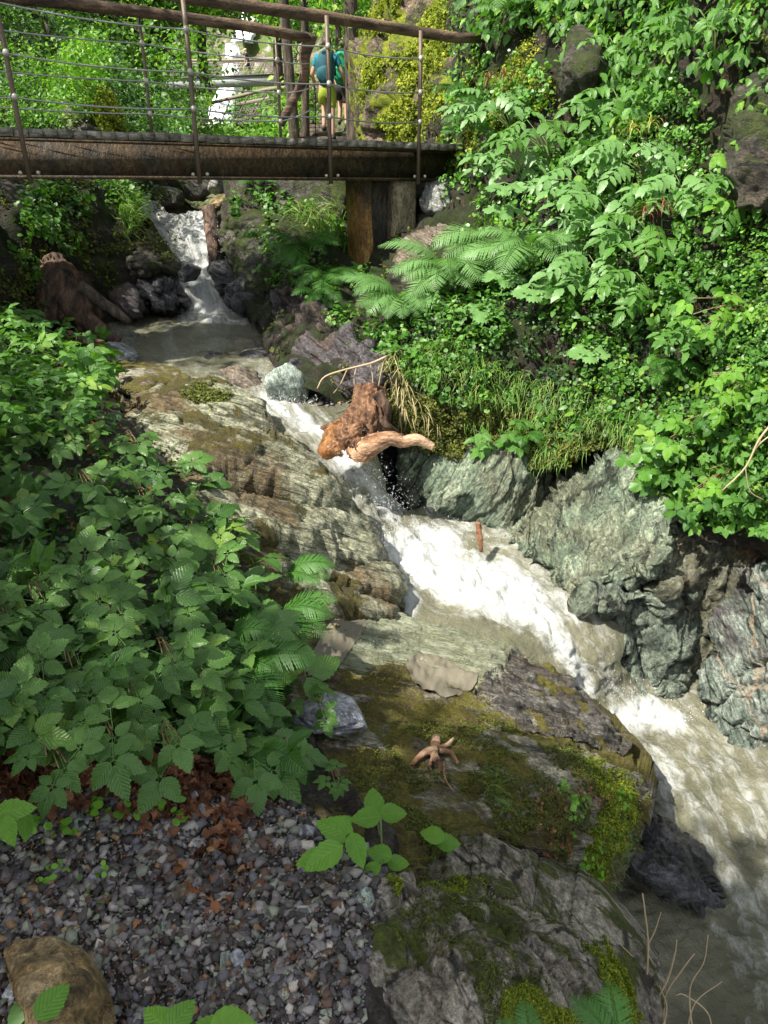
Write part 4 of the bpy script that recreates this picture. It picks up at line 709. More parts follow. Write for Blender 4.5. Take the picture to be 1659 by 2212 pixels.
# ---------------------------------------------------------------- people
def skinmesh(nodes, edges, lv=2):
    me = bpy.data.meshes.new('tmp'); me.from_pydata([n[0] for n in nodes], edges, []); o = bpy.data.objects.new('tmp', me); C.objects.link(o)
    sk = o.modifiers.new('s', 'SKIN'); ss = o.modifiers.new('u', 'SUBSURF'); ss.levels = lv
    for i, n in enumerate(nodes):
        d = me.skin_vertices[0].data[i]; r = n[1]; d.radius = (r, r) if not isinstance(r, tuple) else r; d.use_root = (i == 0)
    dg = bpy.context.evaluated_depsgraph_get(); dg.update(); ev = o.evaluated_get(dg).to_mesh()
    V = np.array([v.co[:] for v in ev.vertices]); loops = np.array([l.vertex_index for l in ev.loops]); tot = np.array([p.loop_total for p in ev.polygons])
    bpy.data.objects.remove(o); return V, (loops, tot)
def person(loc, rz, label, top, legs, hair, pack=None, hgt=1.75, stride=.16, arm='pole', bend=.08, hat=None, lv=2):
    r = empty('person', loc, label, 'person', None); k = hgt / 1.75
    Rz = rotm(0, 0, rz); T = lambda V: (np.asarray(V, float) * k) @ Rz.T + np.array(loc)
    b = bend; hip = (0, 0, .93); ch = (0, b, 1.33); nk = (0, b * 1.3, 1.50); hd = (0, b * 1.6 + .02, 1.63)
    N = [(hip, (.14, .11)), ((0, b * .5, 1.12), (.125, .095)), (ch, (.155, .11)), (nk, .055), (hd, (.082, .10)), ((0, b * 1.6 + .02, 1.70), (.07, .08))]
    E = [(0, 1), (1, 2), (2, 3), (3, 4), (4, 5)]
    for sx, st in ((-1, stride), (1, -stride * .6)):
        i = len(N); lift = .17 if (sx < 0 and stride > .1) else 0
        N += [((sx * .09, .0, .86), .09), ((sx * .10, st * .8 + .03 + lift * .5, .48 + lift), .058), ((sx * .10, st + .00, .09 + lift), .04), ((sx * .11, st + .13, .035 + lift), (.042, .03))]; E += [(0, i), (i, i + 1), (i + 1, i + 2), (i + 2, i + 3)]
        i = len(N)
        if arm == 'pole': el = (sx * .29, b + .0, 1.14); wr = (sx * .30, b + .20, 1.05)
        else: el = (sx * .27, b - .05 * sx, 1.14); wr = (sx * .29, b + .08 + .06 * sx, .92)
        hnd = (wr[0], wr[1] + .07, wr[2] - .035)
        N += [((sx * .18, b, 1.42), .058), (el, .042), (wr, .029), (hnd, (.035, .02))]; E += [(2, i), (i, i + 1), (i + 1, i + 2), (i + 2, i + 3)]
        for q in range(4 if lv > 1 else 0):
            j = len(N); fx = wr[0] + (q - 1.5) * .018; N += [((fx, hnd[1] + .035, hnd[2] - .01), .010), ((fx, hnd[1] + .05 - abs(q - 1.3) * .004, hnd[2] - .045), .008)]; E += [(i + 3, j), (j, j + 1)]
        if lv > 1: j = len(N); N += [((wr[0] - sx * .035, hnd[1] + .01, hnd[2] + .015), .011)]; E += [(i + 2, j)]
        if arm == 'pole':
            V, f = tube(T([(hnd[0], hnd[1] + .05, hnd[2] + .06), (hnd[0] + sx * .03, hnd[1] + .12, .05)]), .011, 6); mk('trekking_pole', V, f, M['black'], r)
    V, f = skinmesh(N, E, lv); mk('body', T(V), f, M['skin'], r)
    N = [((0, 0, .90), (.16, .13)), ((0, b * .1, .98), (.155, .125)), ((0, b * .5, 1.14), (.15, .12)), (ch, (.178, .128)), ((0, b * 1.2, 1.46), (.10, .075))]; E = [(0, 1), (1, 2), (2, 3), (3, 4)]
    for sx in (-1, 1):
        i = len(N); N += [((sx * .185, b, 1.42), .075), ((sx * .25, b, 1.24), .06)]; E += [(3, i), (i, i + 1)]
    V, f = skinmesh(N, E, lv); mk('shirt', T(V), f, M[top], r)
    N = [((0, 0, .98), (.155, .125)), ((0, 0, .88), (.16, .12))]; E = [(0, 1)]
    for sx, st in ((-1, stride), (1, -stride * .6)):
        i = len(N); N += [((sx * .095, 0, .80), .105), ((sx * .10, st * .7 + .02, .54 + (.1 if sx < 0 and stride > .1 else 0)), .085)]; E += [(1, i), (i, i + 1)]
    V, f = skinmesh(N, E, lv); mk('shorts', T(V), f, M[legs], r)
    Vh, fh = ico(3); Vh = Vh * [.088, .105, .10]; Vh = Vh[:, :] + [0, hd[1] - .012, 1.665]; mk('hair', T(Vh + .006 * fbm(Vh * 30, 2, 3)[:, None]), fh, M[hair], r)
    for sx in (-1, 1):
        Vs, fs = ico(2); mk('shoe', T(Vs * [.052, .13, .05] + [sx * .11, (stride if sx < 0 else -stride * .6) + .07, .05 + (.17 if sx < 0 and stride > .1 else 0)]), fs, M['black'], r)
    if pack:
        Vp, fp = rockshape(4, 3, K=14, rough=.02, lo=.75); pk = mk('backpack', T(Vp * [.20, .15, .33] + [0, b - .20, 1.24]), fp, M[pack], r)
        Vp, fp = rockshape(3, 4, K=10, rough=.02, lo=.75); mk('pocket', T(Vp * [.15, .07, .15] + [0, b - .34, 1.12]), fp, M[pack], pk, org=np.array(loc))
        for sx in (-1, 1): V, f = tube(T(spline([(sx * .10, b - .10, 1.46), (sx * .12, b + .06, 1.49), (sx * .12, b + .14, 1.38), (sx * .15, b + .05, 1.12)], 10)), .02, 6); mk('strap', V, f, M['black'], pk, org=np.array(loc))
    return r
# wooden steps climbing away behind the bridge
def ST(k): return P(706 + k * 4, 303 - k * 9, 17.2 + k * .42)
steps = empty('wooden_steps', tuple(ST(0)), 'wooden steps climbing the bank behind the footbridge end', 'steps')
for k in range(5):
    c = ST(k); V, f = tube([c + [-.62, 0, 0], c + [.1, .01, .01], c + [.66, .02, 0]], .065, 8, rough=.12, seed=k); mk('step', V, f, M['bark'], steps)
    V, f = obox(c + [-.6, .02, -.05], (1.22, 0, 0), (0, .42, 0), (0, 0, .07)); mk('tread', V, f, M['oldwood'], steps, smooth=False)
person(tuple(P(709, 304, 17.0)), R(-6), 'hiker in teal shirt and lime shorts with trekking poles on the steps', 'teal', 'lime', 'hair', 'darkteal', 1.78, .15)
person(tuple(P(741, 288, 18.3)), R(-12), 'hiker with a green and teal backpack ahead on the steps', 'black', 'black', 'hair', 'greenpack', 1.72, .12, arm='side')
person(tuple(P(757, 285, 18.9)), R(20), 'hiker in red and black half hidden behind the backpack', 'red', 'navy', 'hair', None, 1.75, .05, arm='side')
person(tuple(P(538, 169.5, 57.8)), R(80), 'walker in navy shirt and orange trim crossing the far footbridge', 'navy', 'navy', 'blond', None, 1.7, .2, arm='side', lv=1)
person(tuple(P(627, 163.5, 56.6)), R(70), 'walker in dark blue at the right end of the far footbridge', 'black', 'navy', 'blond', None, 1.65, .1, arm='side', lv=1)
# ---------------------------------------------------------------- driftwood
def swept(pts, rad, mat, name='log', label=None, cat=None, n=20, m=40, rough=.22, seed=0, parent=None, flat=None, group=None):
    pts = spline(pts, m); rad = np.interp(np.linspace(0, 1, m), np.linspace(0, 1, len(rad)), rad); V, f = tube(pts, rad, n, rough=0)
    c = np.repeat(pts, n, 0); d = V - c; al = np.repeat(np.arange(m) / m, n); th = np.tile(np.linspace(0, 2 * np.pi, n, endpoint=False), m) + al * 1.2
    lo = np.stack([np.cos(th) * 1.1, np.sin(th) * 1.1, al * 3], 1); hi = np.stack([np.cos(th) * 4, np.sin(th) * 4, al * 2.5], 1)
    V = c + d * (1 + rough * .7 * fbm(lo, 3, seed) - rough * 1.0 * np.abs(fbm(hi, 4, seed + 5)) + rough * .4)[:, None]; return mk(name, V, f, mat, parent, label, cat, group)
st = empty('driftwood_stump', tuple(P(780, 990, 5.75)), 'weathered orange brown stump wedged where the chute begins', 'driftwood')
swept([P(800, 836, 6.0), P(794, 880, 5.92), P(778, 925, 5.84), P(745, 965, 5.75)], [.12, .125, .16, .22], M['drift'], 'trunk', n=60, m=70, seed=3, parent=st, rough=.34)
swept([P(760, 925, 5.78), P(735, 955, 5.72), P(718, 985, 5.66), P(722, 1005, 5.62)], [.10, .14, .12, .04], M['driftwet'], 'wet_root', n=50, m=50, seed=5, parent=st, rough=.22)
swept([P(755, 930, 5.74), P(765, 960, 5.66), P(790, 975, 5.6)], [.12, .13, .09], M['drift'], 'root', n=50, m=50, seed=6, parent=st, rough=.4)
for k, (a, b, c) in enumerate([((800, 880), (830, 915), (860, 935)), ((790, 900), (820, 925), (850, 930)), ((815, 850), (835, 880), (838, 920)), ((780, 930), (820, 935), (872, 942))]):
    swept([P(*a, 5.85), P(*b, 5.8), P(*c, 5.85)], [.05, .035, .02], M['oldwood'], 'root', n=8, m=14, seed=k, parent=st)
swept([P(775, 982, 5.6), P(800, 965, 5.55), P(840, 948, 5.5), P(870, 955, 5.5), P(900, 950, 5.5), P(936, 966, 5.5)], [.10, .08, .055, .045, .042, .028], M['driftlog'], 'driftwood_log', 'smooth sunlit driftwood log jutting right from the stump over the fall', 'driftwood', n=40, m=60, seed=8, rough=.2)
swept([P(1033, 1128, 5.15), P(1036, 1160, 5.1), P(1040, 1192, 5.06)], [.022, .024, .012], M['redwood'], 'stick', 'short red brown stick standing upright in the foam', 'stick', n=8, m=12, seed=2)
rt = empty('driftwood_root', tuple(Z(937, 1650, -.62)), 'small tan star shaped root lying on the mossy boulder', 'driftwood')
MB = ROCKS['main'][0]
def on(S, u, v, h=0):
    p, n = S.at(np.array([float(u)]), np.array([float(v)])); return p[0] + n[0] * h
for k, (pl, r0) in enumerate([([(938, 1615), (936, 1640), (955, 1672)], .022), ([(940, 1640), (915, 1640), (890, 1650)], .018), ([(940, 1635), (960, 1630), (975, 1620)], .012), ([(945, 1640), (970, 1640), (988, 1658)], .012), ([(936, 1645), (928, 1655), (930, 1672)], .008), ([(955, 1668), (962, 1685), (982, 1703)], .006)]):
    swept([on(MB, *q, .02 + .012 * (i == 0)) for i, q in enumerate(pl)], [r0, r0 * .8, r0 * .45], M['driftlog'], 'root_arm', n=8, m=12, seed=k, parent=rt)
# dead stump on the left shore
ds = empty('dead_stump', tuple(P(170, 700, 8)), 'rotten dark tree stump with long roots on the left shore of the pool', 'stump')
swept([P(118, 590, 8.6), P(130, 630, 8.4), P(155, 670, 8.2), P(160, 700, 8.1)], [.22, .3, .26, .2], M['oldwood'], 'trunk', n=20, seed=4, parent=ds, rough=.35)
for k, (pl, r) in enumerate([([(150, 640), (185, 690), (225, 722), (255, 735)], (.15, .11, .08, .04)), ([(175, 620), (215, 650), (250, 675), (280, 695)], (.06, .06, .05, .03)), ([(120, 660), (100, 700), (70, 720)], (.1, .07, .03)), ([(190, 640), (180, 690), (170, 730)], (.08, .06, .03))]):
    swept([P(*q, 8.05 - .1 * i) for i, q in enumerate(pl)], r, M['oldwood'] if k != 1 else M['bark'], 'root', n=12, m=24, seed=k + 7, parent=ds)
for k, (a, b) in enumerate([((145, 730), (232, 752)), ((160, 742), (225, 738)), ((150, 720), (205, 748))]):
    swept([P(*a, 7.2), P((a[0] + b[0]) / 2, (a[1] + b[1]) / 2 - 3, 7.15), P(*b, 7.1)], [.03, .03, .015], M['redwood'] if k == 0 else M['oldwood'], 'stick', ['split reddish stick under the dead stump', 'dark stick lying over the black shore rock', 'thin dark stick crossing the split one by the stump'][k], 'stick', n=8, m=14, seed=k)
dl = empty('driftwood_tangle', tuple(P(460, 560, 10.6)), 'splintered drift branch wedged on the right side of the cascade', 'driftwood')
swept([P(452, 452, 11.2), P(458, 500, 10.9), P(460, 540, 10.6), P(460, 580, 10.4)], [.09, .1, .07, .05], M['oldwood'], 'branch', n=12, m=24, seed=3, parent=dl); swept([P(464, 520, 10.75), P(461, 550, 10.6), P(458, 578, 10.4)], [.03, .035, .015], M['redwood'], 'branch', n=8, m=12, seed=4, parent=dl)
for k in range(5): swept([P(430 + k * 5, 448 + k * 3, 11.2), P(445 + 4 * k, 456 + 2 * k, 11.1), P(468, 470 + k * 7, 11)], [.02, .03, .01], M['oldwood'], 'twig', n=6, m=10, seed=k, parent=dl)
# ---------------------------------------------------------------- leaf shapes
class Arch:
    def __init__(s, V, F, uv): s.V = np.asarray(V, float); s.F = np.asarray(F); s.uv = np.asarray(uv, float)
    def tr(s, Rm=None, t=(0, 0, 0), sc_=1): V = s.V * sc_; V = V if Rm is None else V @ np.asarray(Rm).T; return Arch(V + np.array(t), s.F, s.uv)
def cat(L):
    o = 0; V = []; Fs = []; U = []
    for a in L: V.append(a.V); Fs.append(a.F + o); U.append(a.uv); o += len(a.V)
    return Arch(np.concatenate(V), np.concatenate(Fs), np.concatenate(U))
def leaf(W=.6, n=8, serr=.10, fold=.18, droop=.25, p=.8, wav=.03, seed=0):
    r = np.random.default_rng(seed); t = np.linspace(0, 1, n + 1); w = W / 2 * np.sin(np.pi * t ** p) ** .85; w[0] = W * .04; w[-1] = 0
    k = np.arange(n + 1); te = np.where(k % 2, 1 - serr, 1 + serr * .6); te[0] = te[-1] = 1; w = w * te; yy = t + np.where(k % 2, 0, .012)
    zm = -droop * t ** 2; V = []; U = []
    for i in range(n + 1):
        wz = wav * math.sin(i * 1.9 + seed); V += [(-w[i], yy[i], zm[i] + fold * w[i] + wz * (0 < i < n)), (0, t[i], zm[i]), (w[i], yy[i], zm[i] + fold * w[i] - wz * (0 < i < n))]; U += [(.5 - w[i] / W, t[i]), (.5, t[i]), (.5 + w[i] / W, t[i])]
    Fs = []
    for i in range(n): a = 3 * i; Fs += [(a, a + 1, a + 4, a + 3), (a + 1, a + 2, a + 5, a + 4)]
    return Arch(V, Fs, U)
def strip(p0, p1, w):
    p0, p1 = np.array(p0, float), np.array(p1, float); d = p1 - p0; s = np.cross(d, [0, 0, 1]); s = s / (np.linalg.norm(s) + 1e-9) * w / 2; k = np.array([0, 0, w * .5])
    return Arch([p0 - s, p0 + s, p1 + s * .7, p1 - s * .7, p0 + k, p1 + k], [(0, 1, 2, 3), (0, 4, 5, 3), (4, 1, 2, 5)], [(.5, .5)] * 6)
def compound(kind, n=12, seed=0):
    r = np.random.default_rng(seed); L = []; A = lambda k: leaf(.66 + .06 * r.random(), n, .09, .16, .22 + .15 * r.random(), .72, .02, seed + k)
    pet = .42
    if kind == 3: spec = [(0, pet + .08, .58), (68, pet - .02, .50), (-70, pet - .02, .50)]
    elif kind == 5: spec = [(0, pet + .10, .55), (52, pet, .48), (-54, pet, .48), (118, pet - .04, .36), (-116, pet - .04, .36)]
    else: spec = [(0, .30, .7)]
    for k, (a, y0, s) in enumerate(spec):
        an = R(a + r.uniform(-8, 8)); Rm = rotm(r.uniform(-.22, .1), r.uniform(-.2, .2), -an); st = np.array([math.sin(an), math.cos(an), 0]) * .05; L.append(A(k).tr(Rm, (st[0], y0 + st[1] * (1 if k else 0), 0), s)); L.append(strip((0, y0, 0), (st[0], y0 + st[1], 0), .012))
    L.append(strip((0, 0, -.06), (0, pet, 0), .014)); return cat(L)
def frond(n=20, seed=0, teeth=5, W=.25, arch0=62, arch1=-35, pin=.30):
    r = np.random.default_rng(seed); m = 24; ang = np.radians(np.linspace(arch0, arch1, m)); yy = np.concatenate([[0], np.cumsum(np.cos(ang))]) / m; zz = np.concatenate([[0], np.cumsum(np.sin(ang))]) / m
    L = []; lf = leaf(.115, teeth * 2, .42, .05, .15, .55, 0, seed)
    for i in range(n):
        t = .14 + .85 * i / n; y0 = np.interp(t * m, range(m + 1), yy); z0 = np.interp(t * m, range(m + 1), zz); e = np.interp(t * m, range(m), ang)
        ln = pin * (math.sin(math.pi * min(1, (t - .05) * .9 + .13) ** 1.0) ** .9 * (1 - t * .25)) + .01
        for s in (-1, 1):
            Rm = rotm(e, 0, 0) @ rotm(r.uniform(-.12, .05), s * .18, -s * R(74 - 22 * t + r.uniform(-4, 4))); L.append(lf.tr(Rm * np.array([1.0, 1.0, 1.0]), (0, y0, z0), ln))
    for i in range(0, m, 2): L.append(strip((0, yy[i], zz[i]), (0, yy[i + 2], zz[i + 2]), .016 * (1 - i / m * .7)))
    return cat(L)
def pinnate(seed=0, n=4, lw=.5, ser=.12):
    r = np.random.default_rng(seed); L = []; m = 10; ang = np.linspace(.3, -.35, m); yy = np.concatenate([[0], np.cumsum(np.cos(ang))]) / m; zz = np.concatenate([[0], np.cumsum(np.sin(ang))]) / m
    for i in range(n):
        t = .25 + .6 * i / n; y0, z0 = np.interp(t * m, range(m + 1), yy), np.interp(t * m, range(m + 1), zz)
        for s in (-1, 1): L.append(leaf(lw, 10, ser, .12, .3, .75, .02, seed + i).tr(rotm(r.uniform(-.25, .0), r.uniform(-.15, .15), -s * R(64 + r.uniform(-8, 8))), (0, y0, z0), .34 - .04 * i + .02 * r.random()))
    L.append(leaf(lw, 10, ser, .12, .3, .75, .02, seed + 9).tr(rotm(-.2, 0, 0), (0, yy[8], zz[8]), .34)); L.append(strip((0, 0, 0), (0, yy[5], zz[5]), .014)); L.append(strip((0, yy[5], zz[5]), (0, yy[9], zz[9]), .01)); return cat(L)
def lobed(seed=0, n=5, ser=.1):
    r = np.random.default_rng(seed); th = np.linspace(-2.6, 2.6, 45); rad = (.42 + .30 * np.abs(np.cos(th * n / 5.2 * 1.5)) ** 1.3) * (1 - .10 * np.abs(th) / 2.6) * (1 + ser * ((np.arange(45) % 2) - .5)); V = [(0, .25, 0)]; U = [(.5, .3)]
    for a, q in zip(th, rad): V.append((q * math.sin(a) * .8, .25 + q * math.cos(a) * .8, -.25 * q * q + .05 * math.cos(a * 5))); U.append((.5 + .5 * q * math.sin(a), .3 + .5 * q * math.cos(a)))
    return Arch(V, [(0, i, i + 1, i + 1) for i in range(1, 45)], U)
def tri4(a): return a
def roundleaf(seed=0):
    th = np.linspace(0, 2 * np.pi, 8, endpoint=False); V = [(0, .5, .0)] + [(.42 * math.sin(a), .5 - .5 * math.cos(a), .08 * abs(math.sin(a)) - .06) for a in th]; return Arch(V, [(0, 1 + i, 1 + (i + 1) % 8, 1 + (i + 2) % 8) for i in range(0, 8, 2)], [(.5, .5)] * 9)
def clump(base, k, rad, seed, s0=.5, s1=1., up=.4):
    r = np.random.default_rng(seed); L = []
    for i in range(k):
        p = r.normal(size=3) * rad * .5; L.append(base.tr(rotm(r.uniform(-.9, .5), r.uniform(-.5, .5), r.uniform(0, 6.28)), p, r.uniform(s0, s1)))
    return cat(L)
def blade(L=1, W=.03, a0=75, a1=-20, n=7):
    an = np.radians(np.linspace(a0, a1, n)); yy = np.concatenate([[0], np.cumsum(np.cos(an))]) / n * L; zz = np.concatenate([[0], np.cumsum(np.sin(an))]) / n * L; V = []
    for i in range(n + 1): w = W / 2 * (1 - (i / n) ** 1.6) + .0005; V += [(-w, yy[i], zz[i]), (w, yy[i], zz[i])]
    return Arch(V, [(2 * i, 2 * i + 1, 2 * i + 3, 2 * i + 2) for i in range(n)], [(.5, .5)] * (2 * n + 2))
def merge(items):
    Vs, Fs, Us, Ts = [], [], [], []; o = 0
    for a, Ms, Tv, tint in items:
        if len(Tv) == 0: continue
        V = np.einsum('nij,vj->nvi', Ms, a.V) + Tv[:, None]; N, v = V.shape[:2]
        Vs.append(V.reshape(-1, 3)); Fs.append((a.F[None] + (np.arange(N) * v)[:, None, None] + o).reshape(-1, 4)); Us.append(np.tile(a.uv, (N, 1))); Ts.append(np.repeat(tint, v)); o += N * v
    return np.concatenate(Vs), np.concatenate(Fs), np.concatenate(Us), np.concatenate(Ts)
def frames(n, size, nrm=None, tilt=.45, head=None, hs=3.14, r=rng):
    """orientation matrices: leaf lies in the plane of nrm, tip pointing about heading"""
    size = np.broadcast_to(size, (n,)); N = (np.tile([0, 0, 1.], (n, 1)) if nrm is None else np.array(nrm, float).reshape(-1, 3) * np.ones((n, 1))) + r.normal(size=(n, 3)) * tilt
    N /= np.linalg.norm(N, axis=1)[:, None]
    if head is None: a = r.uniform(-np.pi, np.pi, n); H = np.stack([np.cos(a), np.sin(a), np.zeros(n)], 1)
    else:
        H = np.array(head, float).reshape(-1, 3) * np.ones((n, 1)); H = H + r.normal(size=(n, 3)) * hs
    Y = H - N * np.sum(H * N, 1)[:, None]; Y /= np.linalg.norm(Y, axis=1)[:, None] + 1e-9; X = np.cross(Y, N)
    return np.stack([X, Y, N], -1) * size[:, None, None]
def mkleaves(name, items, mat, **kw):
    V, Fc, U, T = merge(items); return mk(name, V, Fc, mat, uv=U, tint=T, **kw)
def sample(poly, n, r=rng):
    poly = np.asarray(poly, float); out = []; c = 0
    while c < n:
        p = r.uniform(poly.min(0), poly.max(0), (max(n * 3, 50), 2)); p = p[inpoly(p[:, 0], p[:, 1], poly)]; out.append(p); c += len(p)
    return np.concatenate(out)[:n]
def scatter(name, surf, poly, n, archs, px, mat, lift=(.0, .1), tilt=.4, up=.6, head=None, hs=.6, off=.0, gap=0, gs=.9, seed=1, flo=None, **kw):
    """leaves over a surface region; size in photo pixels at that depth is given by px=(lo,hi)"""
    r = np.random.default_rng(seed); p = sample(poly, n, r); P0, Nn = surf.at(p[:, 0], p[:, 1]); 
    if gap:
        g = fbm(P0 * gs, 3, seed + 3); k = g > (gap - 1) * .6; P0, Nn, p = P0[k], Nn[k], p[k]
    m = len(P0); t = proj(P0)[2]; to = np.array([0, 0, CAMZ]) - P0; to /= np.linalg.norm(to, axis=1)[:, None]
    P1 = P0 + (Nn * .5 + to * .5) * (r.uniform(lift[0], lift[1], m) ** 1)[:, None]
    nr = Nn * (1 - up) + np.array([0, 0, 1.]) * up; sz = r.uniform(px[0], px[1], m) * t / F; hd = None if head is None else np.array(head, float)
    it = []; ch = r.integers(0, len(archs), m)
    for k, a in enumerate(archs):
        s = ch == k; it.append((a, frames(s.sum(), sz[s], nr[s], tilt, hd, hs, r), P1[s] + off, r.random(s.sum())))
    return mkleaves(name, it, mat, **kw)
A3 = [compound(3, 14, 1), compound(3, 14, 2), compound(5, 14, 3), compound(5, 14, 4)]; A3L = [compound(3, 6, 5), compound(5, 6, 6), compound(3, 6, 7)]
LV = [leaf(.5, 8, .1, .2, .3, .8, .02, 1), leaf(.6, 8, .1, .15, .2, .75, .02, 2)]; LS = [leaf(.62, 4, 0, .2, .2, .8, 0, 3), leaf(.5, 4, 0, .25, .3, .8, 0, 4)]
FR = [frond(30, 1, 5), frond(30, 2, 5, arch0=50, arch1=-25), frond(28, 3, 5, arch0=72, arch1=-50)]; FRL = [frond(16, 4, 2), frond(16, 5, 2, arch0=45, arch1=-30)]
PI = [pinnate(1, 4), pinnate(2, 3), pinnate(3, 4, .45)]; SCV = 1
LO = [lobed(1), lobed(2, 5, .14)]; RO = [roundleaf()]
CO = [clump(RO[0], 7, 1.2, 1), clump(RO[0], 6, 1.3, 2), clump(LS[0], 7, 1.2, 3)]
CF = [clump(LS[0], 9, 2.2, 4), clump(LS[1], 9, 2.2, 5), clump(LS[0], 12, 2.6, 6)]
BL = [blade(1, .035), blade(1, .03, 80, -55), blade(1, .03, 60, -10)]

# ---------------------------------------------------------------- far foliage: hillsides, trees, shrubs
scatter('foliage', LH, [(-700, 330), (90, 320), (260, 310), (410, 300), (390, 240), (310, 195), (320, 110), (400, -60), (500, -300), (-700, -500)], 9000, CF, (6, 12), M['far'], (.1, .7), .5, .55, gap=.9, gs=.35, seed=11, kind='stuff')
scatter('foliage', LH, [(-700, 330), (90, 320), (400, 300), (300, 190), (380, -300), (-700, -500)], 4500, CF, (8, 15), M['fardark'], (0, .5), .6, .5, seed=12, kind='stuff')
scatter('foliage', LH, [(120, 260), (200, 140), (300, 190), (400, 240), (415, 300), (260, 310)], 1500, CF, (8, 14), M['palefern'], (.1, .5), .4, .7, seed=13, gap=.7, gs=.5, kind='stuff')
scatter('foliage', VF, [(300, 80), (300, -300), (1000, -300), (900, 60), (700, 60), (600, 130), (560, 60), (540, -20), (500, 20), (510, 80), (460, 100)], 6500, CF, (5, 10), M['far'], (.1, 3.0), .5, .5, gap=.9, gs=.12, seed=14, kind='stuff')
scatter('foliage', VF, [(400, 260), (440, 220), (560, 225), (640, 210), (640, 255), (560, 250), (520, 262)], 500, CF, (5, 9), M['palefern'], (.1, .8), .5, .5, seed=16, kind='stuff')
scatter('foliage', VF, [(330, 120), (440, 110), (455, 160), (400, 220), (350, 200)], 500, CF, (5, 9), M['far'], (.1, .8), .5, .5, gap=.9, gs=.2, seed=17, kind='stuff')
scatter('foliage', VN, [(700, -300), (1000, -300), (900, 140), (800, 200), (730, 60), (695, 60)], 1500, CF, (8, 15), M['far'], (.1, 1.2), .5, .5, gap=.9, gs=.4, seed=18, kind='stuff')
scatter('foliage', VN, [(430, 310), (520, 290), (600, 285), (640, 270), (690, 300), (640, 330), (430, 330)], 400, CF, (7, 13), M['far'], (.1, .5), .5, .5, seed=19, kind='stuff')
scatter('foliage', VN, [(600, 320), (625, 220), (660, 160), (690, 230), (690, 330)], 700, CF, (10, 18), M['far'], (.1, .9), .5, .5, gap=.9, gs=.4, seed=15, kind='stuff')
def tree(label, foot, r0, H, lean, crown, nleaf, px, mat, seed, group='trees beyond the bridge', name='tree', nb=6, cover=True):
    r = np.random.default_rng(seed); foot = np.array(foot); t = empty(name, tuple(foot), label, 'tree', group); top = foot + np.array([lean, 0, H])
    pts = spline([foot + [0, 0, -.5], lerp(foot, top, .3) + [r.uniform(-.1, .1), 0, 0], lerp(foot, top, .65) + [r.uniform(-.15, .15), 0, 0], top], 30); V, f = tube(pts, np.linspace(r0, r0 * .45, 30), 14, rough=.12, seed=seed); mk('trunk', V, f, M['bark'], t)
    Ps = []
    for i in range(nb):
        b = lerp(foot, top, r.uniform(.55, 1)); c, rad = crown[i % len(crown)]; e = np.array(c) + r.normal(size=3) * np.array(rad) * .4; V, f = tube(spline([b, lerp(b, e, .5) + [0, 0, .2], e], 10), np.linspace(r0 * .35, r0 * .08, 10), 6, rough=.1, seed=i); mk('limb', V, f, M['bark'], t); Ps.append(e)
    for c, rad in crown: q = r.normal(size=(nleaf // len(crown), 3)); q /= np.linalg.norm(q, axis=1)[:, None]; Ps.append(np.array(c) + q * (r.uniform(0, 1, len(q)) ** .5)[:, None] * np.array(rad))
    Q = np.concatenate([np.atleast_2d(a) for a in Ps]); g = fbm(Q * 1.1, 3, seed); Q = Q[g > -.15]; tt = proj(Q)[2]; tt = np.abs(tt) + .5; k = r.integers(0, 3, len(Q)); sz = r.uniform(px[0], px[1], len(Q)) * np.minimum(tt, 60) / F
    mkleaves('crown', [(CF[j], frames((k == j).sum(), sz[k == j], None, .6, r=r), Q[k == j], r.random((k == j).sum())) for j in range(3)], mat, parent=t); return t
for k, (u0, vb, Yd, wpx, ln, lab) in enumerate([(636, 262, 17, 19, -.25, 'slim trunk just left of the second slim trunk, beyond the bridge'), (658, 264, 17.4, 15, .0, 'thinner bare trunk directly right of the leftmost slim trunk'), (740, 262, 19.5, 13, .0, 'narrow mossy trunk behind the hikers'), (765, 268, 16.5, 27, -.1, 'thickest mossy trunk right above the hikers beside the moss cliff')]):
    ft = P(u0, vb, Yd); ft_t = proj(ft)[2]; H = 9
    tree(lab, ft, wpx * 1.25 * ft_t / F / 2, H, ln, [((ft[0] + ln, ft[1] + 1, ft[2] + H), (2.5, 2.5, 1.6)), (tuple(P(u0 + 20, -60, Yd + 3)), (2.2, 2, 1.2))], 360, (9, 16), M['far'], 30 + k)
for k, (u0, vb, Yd, rr, mat, lab) in enumerate([(60, 110, 15, 1.3, 'fardark', 'dark leafy tree at the far left above the handrail'), (180, 20, 24, 2.2, 'far', 'bright leafy tree above the log handrail left of the waterfall'), (300, -60, 34, 1.7, 'far', 'light green tree on the slope nearer the waterfall'), (420, -50, 46, 2.0, 'far', 'feathery tree leaning over the left side of the waterfall'), (590, -30, 50, 2.0, 'far', 'tree with yellow green crown right of the upper waterfall'), (700, 20, 30, 1.6, 'far', 'sunlit tree between the slim trunks above the hikers'), (860, 20, 17, 1.4, 'far', 'lime green tree leaning above the moss cliff')]):
    c = P(u0, vb, Yd); ft = c - np.array([0, -.5, 4.5]); tree(lab, ft, .10 + Yd * .004, 5, .2, [(tuple(c), (rr * 1.2, rr, rr * .8)), (tuple(c + [rr * .7, 0, -rr * .5]), (rr, rr, rr * .6)), (tuple(c + [-rr * .6, 0, rr * .6]), (rr, rr, rr * .6))], 800, (8, 15), M[mat], 50 + k, nb=5)
